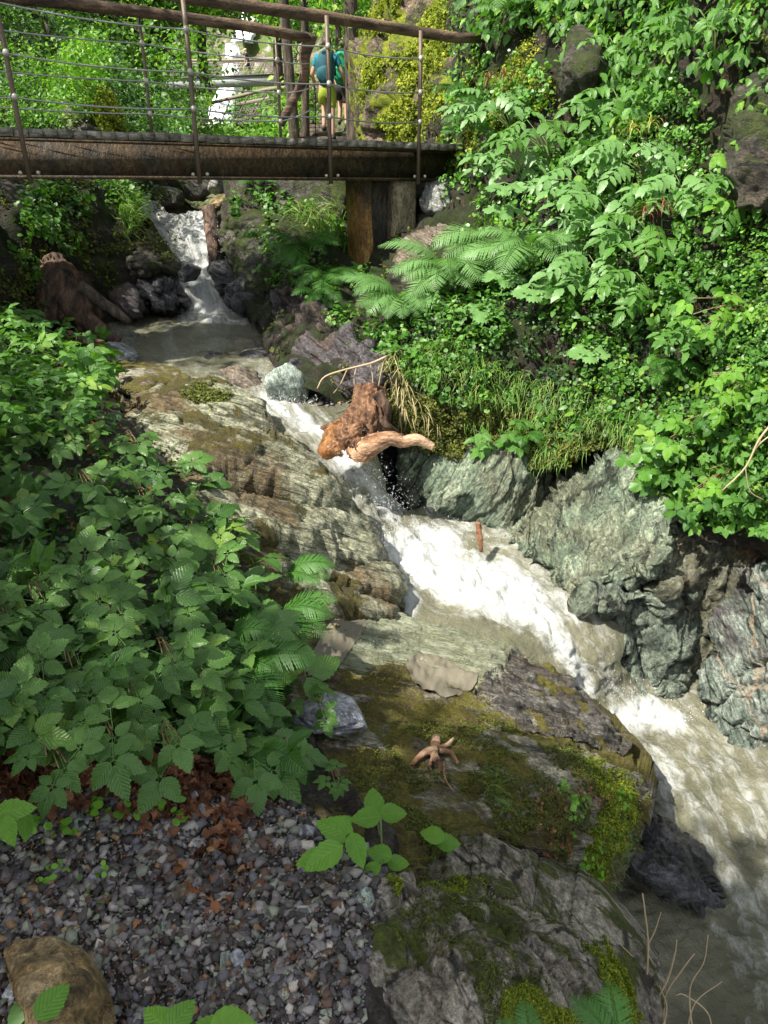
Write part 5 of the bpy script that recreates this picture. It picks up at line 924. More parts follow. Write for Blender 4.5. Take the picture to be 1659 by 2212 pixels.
# two big trees, outside the picture, crowns placed to shade near bank and upper pool
def shade(label, tgts, foot, h, n, seed):
    cr = []
    for tx, ty, tz, rad in tgts: c = np.array([tx, ty, tz]) + np.array(SUN) * h; cr.append((tuple(c), (rad, rad, rad * .5)))
    r = np.random.default_rng(seed); t = empty('tree', foot, label, 'tree'); top = np.array(cr[0][0]); V, f = tube(spline([foot, lerp(np.array(foot), top, .5) + [-.4, -.3, .4], top], 20), np.linspace(.3, .12, 20), 10, rough=.1); mk('trunk', V, f, M['bark'], t); Q = []
    for c, rad in cr: q = r.normal(size=(n, 3)); q /= np.linalg.norm(q, axis=1)[:, None]; Q.append(np.array(c) + q * (r.uniform(0, 1, n) ** .45)[:, None] * np.array(rad)); V, f = tube(spline([top * .8 + np.array(foot) * .2, (top + np.array(c)) / 2 + [0, 0, -.3], c], 8), np.linspace(.1, .03, 8), 6); mk('limb', V, f, M['bark'], t)
    Q = np.concatenate(Q); g = fbm(Q * .9, 3, seed); Q = Q[g > -.1]; mkleaves('crown', [(CF[0], frames(len(Q), r.uniform(.10, .16, len(Q)), None, .6, r=r), Q, r.random(len(Q)))], M['far'], parent=t)
shade('broad tree standing beside the path whose leaves shade the near bank', [(-.8, 1.6, 0, 1.5), (-2.1, 3.1, 0, 1.3), (.35, 1.5, 0, .8), (-3, 4.6, 0, 1.3)], (-4.2, -1.4, 0), 7.5, 420, 71)
shade('tall tree out of view, its crown placed to shade the bridge and upper pool', [(-2.2, 8.4, 1.0, 1.7), (-2.2, 9.8, 0, 1.8)], (-6.5, 5.5, 0.2), 6.5, 420, 72)

# ---------------------------------------------------------------- moss tufts and small cover on the far slope
def rock_scatter(key, name, n, archs, px, mat, poly=None, **kw): S, pl = ROCKS[key]; return scatter(name, S, poly if poly is not None else pl, n, archs, px, mat, **kw)
rock_scatter('moss', 'moss', 9000, CO, (4, 8), M['mossleaf'], lift=(0, .06), up=.2, tilt=.6, gap=.95, gs=1.4, seed=21, kind='stuff')
rock_scatter('bgrock', 'moss', 1800, CO, (4, 8), M['mossleaf'], poly=[(170, 160), (215, 180), (245, 235), (270, 315), (225, 315), (200, 240), (160, 190)], lift=(0, .05), up=.2, tilt=.6, seed=66, kind='stuff')
scatter('foliage', LH, [(90, 320), (100, 220), (150, 150), (180, 200), (170, 320)], 500, CF, (6, 12), M['far'], lift=(.8, 1.8), tilt=.5, seed=67, kind='stuff')
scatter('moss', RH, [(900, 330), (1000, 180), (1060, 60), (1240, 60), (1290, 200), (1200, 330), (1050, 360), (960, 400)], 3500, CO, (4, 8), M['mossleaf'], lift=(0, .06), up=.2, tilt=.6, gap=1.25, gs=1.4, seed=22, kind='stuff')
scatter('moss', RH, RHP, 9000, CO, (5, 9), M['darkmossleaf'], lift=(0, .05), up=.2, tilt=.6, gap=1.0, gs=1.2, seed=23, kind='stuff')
SLOPE = [(830, 680), (930, 620), (1040, 640), (1200, 620), (1420, 560), (1660, 560), (2200, 500), (2200, 1300), (1850, 1350), (1700, 1140), (1560, 1130), (1450, 1060), (1420, 980), (1330, 950), (1230, 960), (1180, 960), (1150, 900), (1000, 880), (860, 820)]
scatter('ground_cover', RH, SLOPE, 6000, CO, (8, 15), M['cover'], lift=(.01, .16), up=.45, tilt=.5, gap=.85, gs=1.6, seed=24, kind='stuff')
scatter('ground_cover', RH, [(1000, 60), (1060, -200), (2200, -200), (2200, 600), (1400, 600), (1040, 640), (960, 420)], 6500, CO, (8, 14), M['slopeleaf'], lift=(.01, .18), up=.4, tilt=.5, gap=.75, gs=1.2, seed=25, kind='stuff')
scatter('foliage', RH, [(1020, 120), (1060, -200), (2200, -200), (2200, 500), (1700, 420), (1560, 150), (1420, 330), (1560, 470), (1300, 560), (1230, 420), (1290, 200), (1180, 60)], 5800, LV, (15, 32), M['slopeleaf'], lift=(.05, .38), up=.35, tilt=.45, head=(-.3, -.5, -.55), hs=.35, gap=.95, gs=1.1, seed=26, kind='stuff')
scatter('foliage', RH, [(1400, 640), (1560, 600), (2200, 560), (2200, 1250), (1800, 1250), (1640, 1110), (1540, 1120), (1450, 1040), (1400, 930), (1500, 850)], 1300, A3L, (26, 50), M['slopeleaf'], lift=(.03, .3), up=.5, tilt=.45, head=(-.3, -.6, -.4), hs=.5, gap=.9, gs=1.3, seed=27, kind='stuff')
scatter('ground_cover', RH, SLOPE, 4000, CO, (8, 13), M['fardark'], lift=(.0, .08), up=.4, tilt=.5, seed=62, kind='stuff')  # darker leaf layer, shade below the upper leaves put into its colour
scatter('foliage', RH, SLOPE, 2200, LV, (13, 26), M['cover'], lift=(.05, .25), up=.6, tilt=.5, gap=.95, gs=1.5, seed=28, kind='stuff')
scatter('ground_cover', RH, [(500, 400), (740, 380), (740, 540), (850, 640), (860, 800), (760, 760), (600, 620), (520, 560)], 900, CO, (9, 15), M['cover'], lift=(.0, .14), up=.5, tilt=.5, gap=.9, gs=1.5, seed=29, kind='stuff')
scatter('ground_cover', LH, [(-300, 400), (60, 400), (300, 400), (330, 470), (240, 560), (200, 640), (60, 640), (-300, 700)], 1500, CO, (8, 15), M['cover'], lift=(.0, .2), up=.5, tilt=.5, gap=1.15, gs=1.2, seed=30, kind='stuff')
scatter('moss', LH, [(-300, 380), (330, 380), (390, 560), (200, 700), (-300, 750)], 3000, CO, (5, 9), M['darkmossleaf'], lift=(0, .05), up=.2, tilt=.6, gap=1.1, gs=1.2, seed=31, kind='stuff')
scatter('leaf_litter', RH, RHP, 900, LV, (9, 16), M['dead'], lift=(0, .08), up=.3, tilt=.7, gap=1.35, gs=1.0, seed=32, kind='stuff')
scatter('moss', RH, [(1000, 860), (1200, 880), (1420, 900), (1430, 1000), (1330, 960), (1220, 1010), (1060, 1010), (960, 985), (860, 960), (840, 860)], 6000, CO, (4, 8), M['darkmossleaf'], lift=(0, .06), up=.1, tilt=.6, seed=63, kind='stuff')
scatter('grass', RH, [(1000, 900), (1200, 900), (1420, 900), (1420, 985), (1330, 955), (1220, 1005), (1060, 1005)], 700, BL, (26, 55), M['grass'], lift=(0, .05), up=.1, tilt=.3, head=(-.1, -.3, -1), hs=.2, seed=64, kind='stuff')
# hanging grass and roots under the bank's overhang
scatter('grass', RH, [(830, 800), (1000, 860), (1200, 900), (1420, 960), (1400, 880), (1150, 820), (900, 740)], 1500, BL, (28, 60), M['grass'], lift=(0, .08), up=.2, tilt=.3, head=(-.1, -.4, -.9), hs=.3, seed=33, kind='stuff')
scatter('grass', RH, [(830, 800), (860, 760), (900, 860), (960, 930), (860, 900)], 130, BL, (34, 75), M['drygrass'], lift=(0, .1), up=.2, tilt=.3, head=(0, -.4, -.9), hs=.25, seed=34, kind='stuff')
scatter('grass', LH, [(235, 400), (275, 400), (310, 500), (270, 520)], 380, BL, (36, 66), M['grass'], lift=(0, .1), up=.4, tilt=.4, head=(.5, -.3, -.5), hs=.4, seed=35, kind='stuff')
scatter('grass', RH, [(640, 470), (740, 470), (760, 560), (660, 560)], 260, BL, (50, 90), M['grass'], lift=(0, .1), up=.4, tilt=.4, head=(-.5, -.3, .3), hs=.5, seed=36, kind='stuff')

# ---------------------------------------------------------------- plants one can point at
def plant(name, label, cat_, loc, leaves, group=None, stem=None, part='leaf', mat=None):
    """leaves: list of (mesh, matrix3, point); each a child sharing mesh data"""
    r = empty(name, tuple(loc), label, cat_, group)
    for me, Mx, p in leaves:
        o = bpy.data.objects.new(part, me); C.objects.link(o); o.parent = r
        m4 = Matrix([[*Mx[0], p[0] - loc[0]], [*Mx[1], p[1] - loc[1]], [*Mx[2], p[2] - loc[2]], [0, 0, 0, 1]]); o.matrix_local = m4
    if stem: V, f = join(stem[0]); mk('stem', V, f, stem[1], r)
    return r
def am(a, mat, name='leaf', tint=.3): return mkmesh(name, a.V, a.F, mat, uv=a.uv, tint=np.full(len(a.V), tint))
ME3 = [am(a, M['bramble']) for a in A3]; MEB = [am(a, M['bright']) for a in A3]; MES = [am(a, M['slopeleaf']) for a in A3L]; MFR = [am(a, M['fern'], 'frond') for a in FR]; MFP = [am(a, M['palefern'], 'frond') for a in FR + FRL]; MPI = [am(a, M['palefern']) for a in PI]; MPG = [am(a, M['slopeleaf']) for a in PI]; MLO = [am(a, M['palefern']) for a in LO]; MLB = [am(a, M['cover']) for a in LO]
def upM(d, n, s):
    d = np.array(d, float); n = np.array(n, float); d = d - n * (d @ n) / (n @ n); d /= np.linalg.norm(d); n = n / np.linalg.norm(n); return np.stack([np.cross(d, n), d, n], -1) * s
def fern(label, u, v, S, px, nf, mats, az=(-180, 180), seed=0, tilt=0, lift=0, Y=None, group='ferns'):
    r = np.random.default_rng(seed); p = on(S, u, v, .02 if group is None else .14) if Y is None else P(u, v, Y); t = proj(p)[2]; L = []
    for i in range(nf):
        a = R(az[0] + (az[1] - az[0]) * (i + .5) / nf + r.uniform(-9, 9)); d = np.array([math.cos(a), math.sin(a), 0]); n = np.array([0, -tilt, 1.]); s = px * t / F * r.uniform(.8, 1.12)
        L.append((mats[i % len(mats)], upM(d + r.normal(size=3) * .05, n + r.normal(size=3) * .12, s), p))
    return plant('fern', label, 'fern', p, L, group, part='frond')
FG = [
 ('tall green fern with upright fronds on the bank left of the pier', 655, 545, 'RH', 125, 9, 'f', (-200, 20), 8.9), ('fern with drooping fronds below the tall one left of the pier', 700, 600, 'RH', 105, 8, 'f', (-170, 0), 8.3), ('hanging bright fern above the purple slate bank', 690, 640, 'RH', 85, 7, 'f', (-150, -30), 7.9),
 ('small fern on the dark bank left edge beneath the bridge', 20, 480, 'LH', 75, 6, 'f', (-120, 60), 8.6), ('pale fern sprawling left over the bank edge, nearest the pool', 875, 690, 'RH', 150, 12, 'p', (-215, -20), None), ('pale sunlit fern just above the nearest bank fern', 975, 650, 'RH', 165, 12, 'p', (-200, 0), None),
 ('large feathery pale fern below the dry brown panicles', 1075, 575, 'RH', 185, 13, 'p', (-200, 10), None), ('pale fern at the right of the large feathery one', 1170, 590, 'RH', 165, 11, 'p', (-190, 20), None), ('dark fern in shade behind the bridge end', 1040, 230, 'RH', 110, 8, 'f', (-190, 10), None), ('dark fern hanging under the first shaded one', 1075, 300, 'RH', 110, 8, 'f', (-180, 0), None), ('grey green fern high on the slope near the top', 1120, 60, 'RH', 120, 7, 'p', (-180, 20), None),
 ('little fern on the plant clump above the fluted wall', 1140, 945, 'RH', 60, 6, 'f', (-160, -10), None), ('fern hanging over the far right slope above the slab', 1450, 800, 'RH', 100, 7, 'f', (-150, -30), None), ('small fern under the bridge left of the pier', 560, 430, 'RH', 60, 5, 'f', (-160, 0), None), ('drooping fern low on the slope between leafy stems', 1240, 660, 'RH', 95, 7, 'f', (-170, -20), None)]
for k, (lab, u, v, S, px, nf, mt, az, Yq) in enumerate(FG): fern(lab, u, v, RH if S == 'RH' else LH, px, nf, MFR if mt == 'f' else MFP[:3], az, 100 + k, .35, Y=Yq)
# brambles: near plants one by one, leaves lifted off the bank toward the light
BR = [(0, 700), (60, 710), (120, 740), (190, 800), (255, 890), (350, 960), (450, 1045), (525, 1100), (510, 1180), (550, 1250), (590, 1330), (610, 1400), (620, 1500), (640, 1600), (660, 1680), (590, 1690), (500, 1620), (440, 1600), (250, 1610), (120, 1600), (0, 1580), (-400, 1600), (-480, 1200), (-480, 700)]
def lifted(u, v, f): p = LB.at(np.array([float(u)]), np.array([float(v)]))[0][0]; c = np.array([0, 0, CAMZ]); return c + (p - c) * (1 - f)
def canopy(n, arch, px, mat, lo, hi, seed, poly=BR, name='undergrowth', tilt=.42):
    r = np.random.default_rng(seed); p = sample(poly, n, r); P0, N0_ = LB.at(p[:, 0], p[:, 1]); c = np.array([0, 0, CAMZ]); P1 = c + (P0 - c) * (1 - r.uniform(lo, hi, n))[:, None]; t = proj(P1)[2]; k = r.integers(0, len(arch), n); sz = r.uniform(px[0], px[1], n) * np.clip((p[:, 1] - 500) / 900, .42, 1.05) * t / F
    to = c - P1; to /= np.linalg.norm(to, axis=1)[:, None]; nr = np.array([0, 0, .8]) + to * .35
    P1 = P1 - 0
    return mkleaves(name, [(arch[j], frames((k == j).sum(), sz[k == j], nr[k == j], tilt, (.35, -.35, 0), .8, r), P1[k == j], r.random((k == j).sum())) for j in range(len(arch))], mat, kind='stuff')
canopy(520, A3, (80, 140), M['bramble'], .05, .14, 81)
canopy(2100, CO, (16, 28), M['fardark'], .0, .04, 82, tilt=.5)  # dark leaf colour stands in for shade in the bramble gaps
canopy(330, A3L, (60, 100), M['cover'], .01, .06, 83)
canopy(300, LV, (50, 85), M['bramble'], .02, .10, 85, tilt=.5)
scatter('undergrowth', LB, [(0, 690), (60, 690), (130, 710), (215, 780), (240, 860), (200, 960), (0, 1000), (-480, 1000), (-480, 690)], 1500, A3L, (30, 54), M['slopeleaf'], lift=(.05, .45), up=.7, tilt=.4, seed=84, kind='stuff')
HB = [ # u, v of the leaf cluster, pixel size, label
 (240, 1590, 190, 'lowest big bramble shoot with broad leaves above the brown litter'), (130, 1640, 150, 'bramble leaf trio hanging over the litter at the lower left'), (95, 1500, 180, 'broad leaved bramble at the left above the lowest shoots'), (170, 1440, 165, 'bramble with upright oval leaves left of the fern tips'), (385, 1600, 170, 'bramble shoot whose leaves overhang the litter in the middle'), (450, 1490, 150, 'bramble leaves just left of the big fern'), (370, 1420, 135, 'pale veined bramble trio on a bent cane in mid bank'), (300, 1500, 150, 'arching bramble leaves in a row above the red litter'),
 (20, 1330, 120, 'yellow green bramble leaves at the left edge of the photo'), (90, 1290, 140, 'bramble rosette near the left edge in mid bank'), (260, 1340, 140, 'heart leaved bramble in the centre of the bank'), (400, 1300, 135, 'bramble shoot in front of the fern hollow'), (560, 1290, 150, 'dark bramble leaves reaching over the sandy hollow'), (590, 1360, 130, 'bramble hanging in front of the long pale slab'), (480, 1240, 130, 'large five leaf bramble beside the slab'), (430, 1170, 110, 'bramble below the leaning tip shoot'), (540, 1110, 90, 'bramble tip leaning out over the pale slab'), (330, 1080, 100, 'bramble mound in the upper middle of the bank'), (200, 1050, 100, 'dense bramble shoot left of the upper mound'), (80, 1120, 110, 'bramble at the left in the upper bank'), (160, 950, 85, 'bramble near the top of the bank below the bright leaves'), (300, 960, 85, 'bramble beside the humped rock'), (690, 1530, 95, 'bramble leaf resting over the blue slate slab'), (640, 1640, 110, 'bramble strand trailing down beside the mossy boulder'), (735, 1690, 70, 'small leaf trio at the tip of a strand on the boulder'), (20, 1560, 110, 'bramble leaves cut by the left edge above the gravel')]
for k, (u, v, px, lab) in enumerate(HB):
    r = np.random.default_rng(300 + k); f = .13 if v > 1200 else .09; base = lifted(u - 30, v - 20, 0); c0 = lifted(u, v, f); t = proj(c0)[2]; L = []; tb = []
    n = 4
    for i in range(n):
        a = i / n * 6.28 + r.uniform(-.4, .4); off = np.array([math.cos(a), math.sin(a) * .8, 0]) * px * t / F * .38; p = c0 + off * (i > 0) + [0, 0, r.uniform(-.02, .03)]; d = off if i else np.array([.4, -.7, 0]); s = px * t / F * r.uniform(.55, .75)
        L.append((ME3[r.integers(0, 4)], upM(d + [0, 0, -.02], np.array([0, -.35, 1]) + r.normal(size=3) * .16, s), p - d / np.linalg.norm(d) * s * .35)); q = p - d / np.linalg.norm(d) * s * .35; tb.append(tube(spline([base, lerp(base, q, .5) + [0, 0, .05], q], 8), np.linspace(.0035, .0018, 8), 5))
    plant('bramble', lab, 'bramble', base, L, 'bramble shoots on the left bank', (tb, M['cane']))
# ferns in the bramble bank
for k, (u, v, px, az, lab) in enumerate([(600, 1330, 150, (-60, 10), 'fern arching over the sandy hollow right of the brambles'), (520, 1430, 165, (-80, -5), 'bright fern with two long fronds drooping toward the blue slate'), (610, 1250, 110, (-30, 20), 'dim fern behind the dark bramble leaves by the slab'), (500, 1370, 110, (-70, 20), 'small shaded fern under the bramble shoots'), (560, 1620, 90, (-70, 0), 'little dark fern low in the brambles beside the boulder')]): 
    p = lifted(u, v, .08); t = proj(p)[2]; r = np.random.default_rng(k); L = []
    for i in range(4): a = R(lerp(az[0], az[1], i / 3)); L.append((MFR[1 if i % 2 else 0], upM([math.cos(a), math.sin(a), 0], [0, -.3, 1], px * t / F * r.uniform(1, 1.3)), p))
    plant('fern', lab, 'fern', p, L, 'ferns', part='frond')
# bright young shoots in front of the boulder
def sprout(label, stemfoot, leaves, surf=LB, mats=MEB, name='seedling'):
    foot = on(surf, *stemfoot); L = []; tb = []
    for (u, v, w, ang, kind, h) in leaves:
        g = on(surf, u, v); c = np.array([0, 0, CAMZ]); p = c + (g - c) * (1 - h); t = proj(p)[2]; a = R(ang); d = np.array([math.cos(a), math.sin(a) * .9, 0.]); s = w * t / F; me = SINGLE[kind]
        q = p - d * s * .5; L.append((me, upM(d, [.05, -.45, 1], s), q)); tb.append(tube(spline([foot, lerp(foot, q, .6) + [0, 0, .02], q], 8), np.linspace(.003, .0015, 8), 5))
    return plant(name, label, 'seedling', foot, L, None, (tb, M['stem']))
SINGLE = [am(leaf(.72, 14, .05, .12, .18, .72, .02, 5), M['bright']), am(leaf(.62, 14, .06, .15, .25, .75, .02, 6), M['bright']), am(leaf(.8, 12, .04, .1, .2, .7, .02, 7), M['cover'])]
sprout('tallest bright green trio of round leaves in front of the mossy boulder', (820, 1850), [(808, 1735, 62, 95, 0, .10), (788, 1772, 66, 185, 0, .10), (848, 1762, 62, 5, 0, .10)])
sprout('bright green shoot with five large leaves at the gravel edge', (730, 1860), [(700, 1850, 95, 215, 1, .10), (722, 1800, 92, 150, 1, .12), (765, 1840, 75, -70, 1, .11), (672, 1858, 70, 200, 1, .07), (735, 1790, 60, 40, 1, .08)])
sprout('pair of bright leaves beside the brown dead leaf', (830, 1880), [(815, 1855, 58, 160, 0, .06), (858, 1868, 50, 0, 0, .06), (800, 1880, 50, 210, 1, .04)])
sprout('low four leaf seedling on the boulder above the grey rock', (940, 1850), [(925, 1815, 55, 160, 0, .03), (968, 1820, 56, 0, 0, .03), (940, 1802, 40, 100, 0, .03), (985, 1842, 26, -20, 0, .02)], MB)
sprout('small twin leaf sprig on the edge of the grey boulder', (1060, 1900), [(1048, 1862, 32, 100, 0, .03), (1075, 1908, 34, -60, 0, .02), (1055, 1880, 24, 10, 2, .02)], MB)
sprout('big bright leaves cut by the left edge beside the pale flat stone', (0, 1800), [(30, 1752, 85, 20, 1, .12), (10, 1785, 70, -60, 1, .12), (52, 1775, 60, -80, 1, .10)])
sprout('single leaf standing over the ochre rock in the corner', (100, 2212), [(112, 2170, 85, 60, 0, .10), (40, 2190, 50, 120, 2, .06), (70, 2205, 50, 10, 2, .06)])
sprout('round leaves at the bottom edge of the photo on the gravel', (400, 2240), [(335, 2190, 85, 140, 0, .08), (380, 2185, 80, 60, 0, .08), (495, 2200, 100, 5, 0, .08), (445, 2205, 70, 160, 0, .07)])
# goat's beard on the far slope: layered compound leaves, drooping panicles
GB = [(1110, 258, 135, 0, 'p', 'aruncus with dry red brown seed heads beside the shaded ferns', 'b'), (1130, 372, 130, 0, 'p', 'aruncus spreading flat leaves above the large feathery fern', None), (1260, 420, 150, 0, 'p', 'aruncus with a tan tuft low in mid slope', 't'), (1400, 375, 150, 0, 'p', 'aruncus with two yellow plumes in the upper right of the slope', 't'), (1480, 430, 150, 0, 'p', 'aruncus at the right below the yellow plumes', None), (1330, 500, 160, 0, 'p', 'aruncus with layered leaves in the middle of the slope', None), (1420, 540, 150, 0, 'g', 'aruncus with brown hanging seed spikes', 'b'), (1290, 600, 150, 0, 'p', 'aruncus drooping toward the low ground cover', None), (1400, 640, 150, 0, 'g', 'dark leaved aruncus low at the right of the slope', None), (1350, 250, 140, 0, 'g', 'aruncus high on the slope among hanging leaves', None), (1180, 320, 120, 0, 'g', 'aruncus leaning over the shaded hollow', None), (1560, 90, 140, 0, 'g', 'aruncus in the upper right corner', None), (1600, 420, 150, 0, 'g', 'bright aruncus spray at the right edge beside the mossy rock', None), (1320, 120, 130, 0, 'g', 'aruncus beside the mossy rock near the top of the slope', None), (1520, 720, 130, 0, 'g', 'aruncus at the far right above the bright hanging leaves', None)]
MPAN = [am(cat([blade(1 - .03 * i, .035, 70 - 6 * i, -88, 8).tr(rotm(0, 0, i * .9)) for i in range(16)]), M[q], 'panicle') for q in ('panicle', 'panicle_brown')]
for k, (u, v, px, _, mt, lab, pan) in enumerate(GB):
    r = np.random.default_rng(400 + k); base = on(RH, u + 20, v + 45, .02); g = on(RH, u, v, .10); t = proj(g)[2]; L = []; tb = []; W_ = px * t / F
    for i in range(9):
        a = R(-200 + 220 * i / 9 + r.uniform(-12, 12)); d = np.array([math.cos(a), math.sin(a) * .7 - .2, -.10]); h = (i % 3) * .13 * W_; p = g + [0, -.12, h] + d * W_ * .18; s = W_ * r.uniform(.55, .8); L.append(((MPI if mt == 'p' else MPG)[r.integers(0, 3)], upM(d, np.array([0, -.45, 1]) + r.normal(size=3) * .14, s), p))
        tb.append(tube(spline([base, lerp(base, p, .6) + [0, -.03, .03], p], 7), np.linspace(.005, .003, 7), 5))
    pl = plant('goatsbeard', lab, 'leafy plant', base, L, 'goatsbeard plants on the slope', (tb, M['stem']))
    if pan:
        for j in range(2 if pan == 'b' or k == 3 else 1):
            o = bpy.data.objects.new('panicle', MPAN[1 if pan == 'b' else 0]); C.objects.link(o); o.parent = pl; s = W_ * .40; q = g + [(.22 - .2 * j) * W_ * 1.2 - .1, -.32, .45 * W_ - .04 * j] - base; o.matrix_local = Matrix.Translation(q) @ Matrix.Diagonal((s, s, s, 1))
# tall thin seedlings with umbrella leaves
for k, (u, vt, vb, lab) in enumerate([(1090, 398, 600, 'tall thin stem with a crown of pale lobed leaves, tiered, left of the aruncus'), (1085, 590, 670, 'lobed pale leaves low beside the nearest pale ferns'), (1040, 665, 720, 'broad pale lobed leaf at the bank edge under the ferns'), (1270, 750, 790, 'star shaped lobed leaf low on the ground cover'), (1150, 620, 720, 'pale lobed plant right of the sprawling ferns')]):
    base = on(RH, u, vb, .02); t = proj(base)[2]; top = P(u, vt, base[1] - .05); L = []; tb = [tube(spline([base, lerp(base, top, .5) + [.02, 0, 0], top], 8), np.linspace(.006, .003, 8), 5)]; r = np.random.default_rng(k); tiers = (1., .72, .15) if k == 0 else (1.,)
    for g in tiers:
        for i in range(3): a = R(-170 + 80 * i + r.uniform(-15, 15)) if k < 3 else R(-150 + 60 * i); d = np.array([math.cos(a), math.sin(a), -.05]); s = (52 if k == 0 else 62) * t / F; L.append((MLO[i % 2], upM(d, [0, -.4, 1], s), lerp(base, top, g)))
    plant('maple_seedling', lab, 'seedling', base, L, None, (tb, M['stem']))
# bright leafy bush hanging at the right over the slab
for k, (u, v, lab) in enumerate([(1640, 400, 'bright glossy sprig at the right edge below the mossy rock'), (1600, 1040, 'leafy sprig hanging lowest at the right over the brown cliff'), (1470, 1010, 'bright lobed leaves hanging over the slab top'), (1560, 940, 'bright bushy shoot on the overhang at the right'), (1620, 700, 'leafy shoot cut by the right edge in mid slope'), (1640, 860, 'yellow green leafy shoot at the right edge above the overhang')]):
    r = np.random.default_rng(500 + k); base = on(RH, u + 10, v - 30, .05); g = on(RH, u, v, .22); t = proj(g)[2]; L = []; tb = []
    for i in range(13): a = r.uniform(-3.14, 0); d = np.array([math.cos(a), math.sin(a) * .6, -.35]); p = g + r.normal(size=3) * [.10, .04, .10]; L.append((MEB[r.integers(0, 4)] if k != 2 else MLB[i % 2], upM(d, np.array([-.1, -.6, .8]) + r.normal(size=3) * .2, 52 * t / F * r.uniform(.7, 1)), p)); tb.append(tube([base, lerp(base, p, .5) + [0, 0, .03], p], .003, 5))
    plant('leafy_shoot', lab, 'shoot', base, L, 'hanging shoots at the right', (tb, M['cane']))
# plant clump over the fluted wall
r = np.random.default_rng(9); base = on(RH, 1100, 930, .03); g = on(RH, 1100, 955, .12); t = proj(g)[2]
plant('leafy_shoot', 'tuft of small bright leaves on the ledge above the fluted wall', 'shoot', base, [(MES[i % 3], upM([r.normal(), -.6, -.3], np.array([0, -.5, 1]) + r.normal(size=3) * .2, 46 * t / F), g + r.normal(size=3) * [.16, .05, .10]) for i in range(22)])

# ---------------------------------------------------------------- gravel, litter, single stones
def stones(name, poly, n, px, seed, arch, flat=(.3, .7), h=.2, S=LB, **kw):
    r = np.random.default_rng(seed); p = sample(poly, n, r); P0, Nn = S.at(p[:, 0], p[:, 1]); t = proj(P0)[2]; s = 1.15 * (px[0] + (px[1] - px[0]) * r.random(n) ** 3.2) * t / F / 2; it = []; k = r.integers(0, len(arch), n); V = []; Fs = []; T = []; o = 0
    for j in range(n):
        a, f = arch[k[j]]; Rm = rotm(r.normal() * .4, r.normal() * .4, r.uniform(0, 6.28)); q = (a * [1, r.uniform(.5, .95), r.uniform(*flat)] * s[j]) @ Rm.T + P0[j] + [0, 0, s[j] * h]; V.append(q); Fs.append(f + o); T.append(np.full(len(a), r.random())); o += len(a)
    return mk(name, np.concatenate(V), np.concatenate(Fs), M['stone'], tint=np.concatenate(T), smooth=False, **kw)
def shard(seed):
    r = np.random.default_rng(seed); n = r.integers(4, 7); th = np.sort(np.linspace(0, 2 * np.pi, n, endpoint=False) + r.uniform(-.45, .45, n)); rad = r.uniform(.65, 1., n); b = np.stack([np.cos(th) * rad, np.sin(th) * rad, -.5 + r.uniform(-.2, .2, n)], 1); k = r.uniform(.55, .95, n)[:, None]
    t = b * [1, 1, 0] * k + np.stack([r.uniform(-.1, .1) * np.ones(n), np.zeros(n), .45 + .35 * np.cos(th + r.uniform(0, 6)) * r.uniform(.2, 1)], 1); f = []
    for i in range(n): j = (i + 1) % n; f += [(i, j, n + j), (i, n + j, n + i)]
    for i in range(1, n - 1): f += [(n, n + i, n + i + 1), (0, i + 1, i)]
    return np.concatenate([b, t]), np.array(f)
SA_ = [shard(700 + i) for i in range(24)]
GP = [(-450, 1680), (-80, 1720), (120, 1700), (300, 1710), (480, 1720), (640, 1740), (740, 1810), (850, 1900), (845, 1990), (790, 2100), (780, 2260), (-450, 2260)]
stones('gravel', GP, 15000, (8, 42), 1, SA_, kind='stuff')
stones('gravel', GP, 9000, (5, 12), 9, SA_, h=.9, kind='stuff')
stones('gravel', [(-50, 1640), (250, 1660), (480, 1700), (760, 1860), (700, 1900), (400, 1800), (-50, 1760)], 900, (8, 26), 2, SA_, kind='stuff')
stones('gravel', [(560, 840), (640, 860), (720, 850), (760, 870), (700, 880), (640, 875)], 120, (8, 26), 3, SA_, S=WS, kind='stuff')
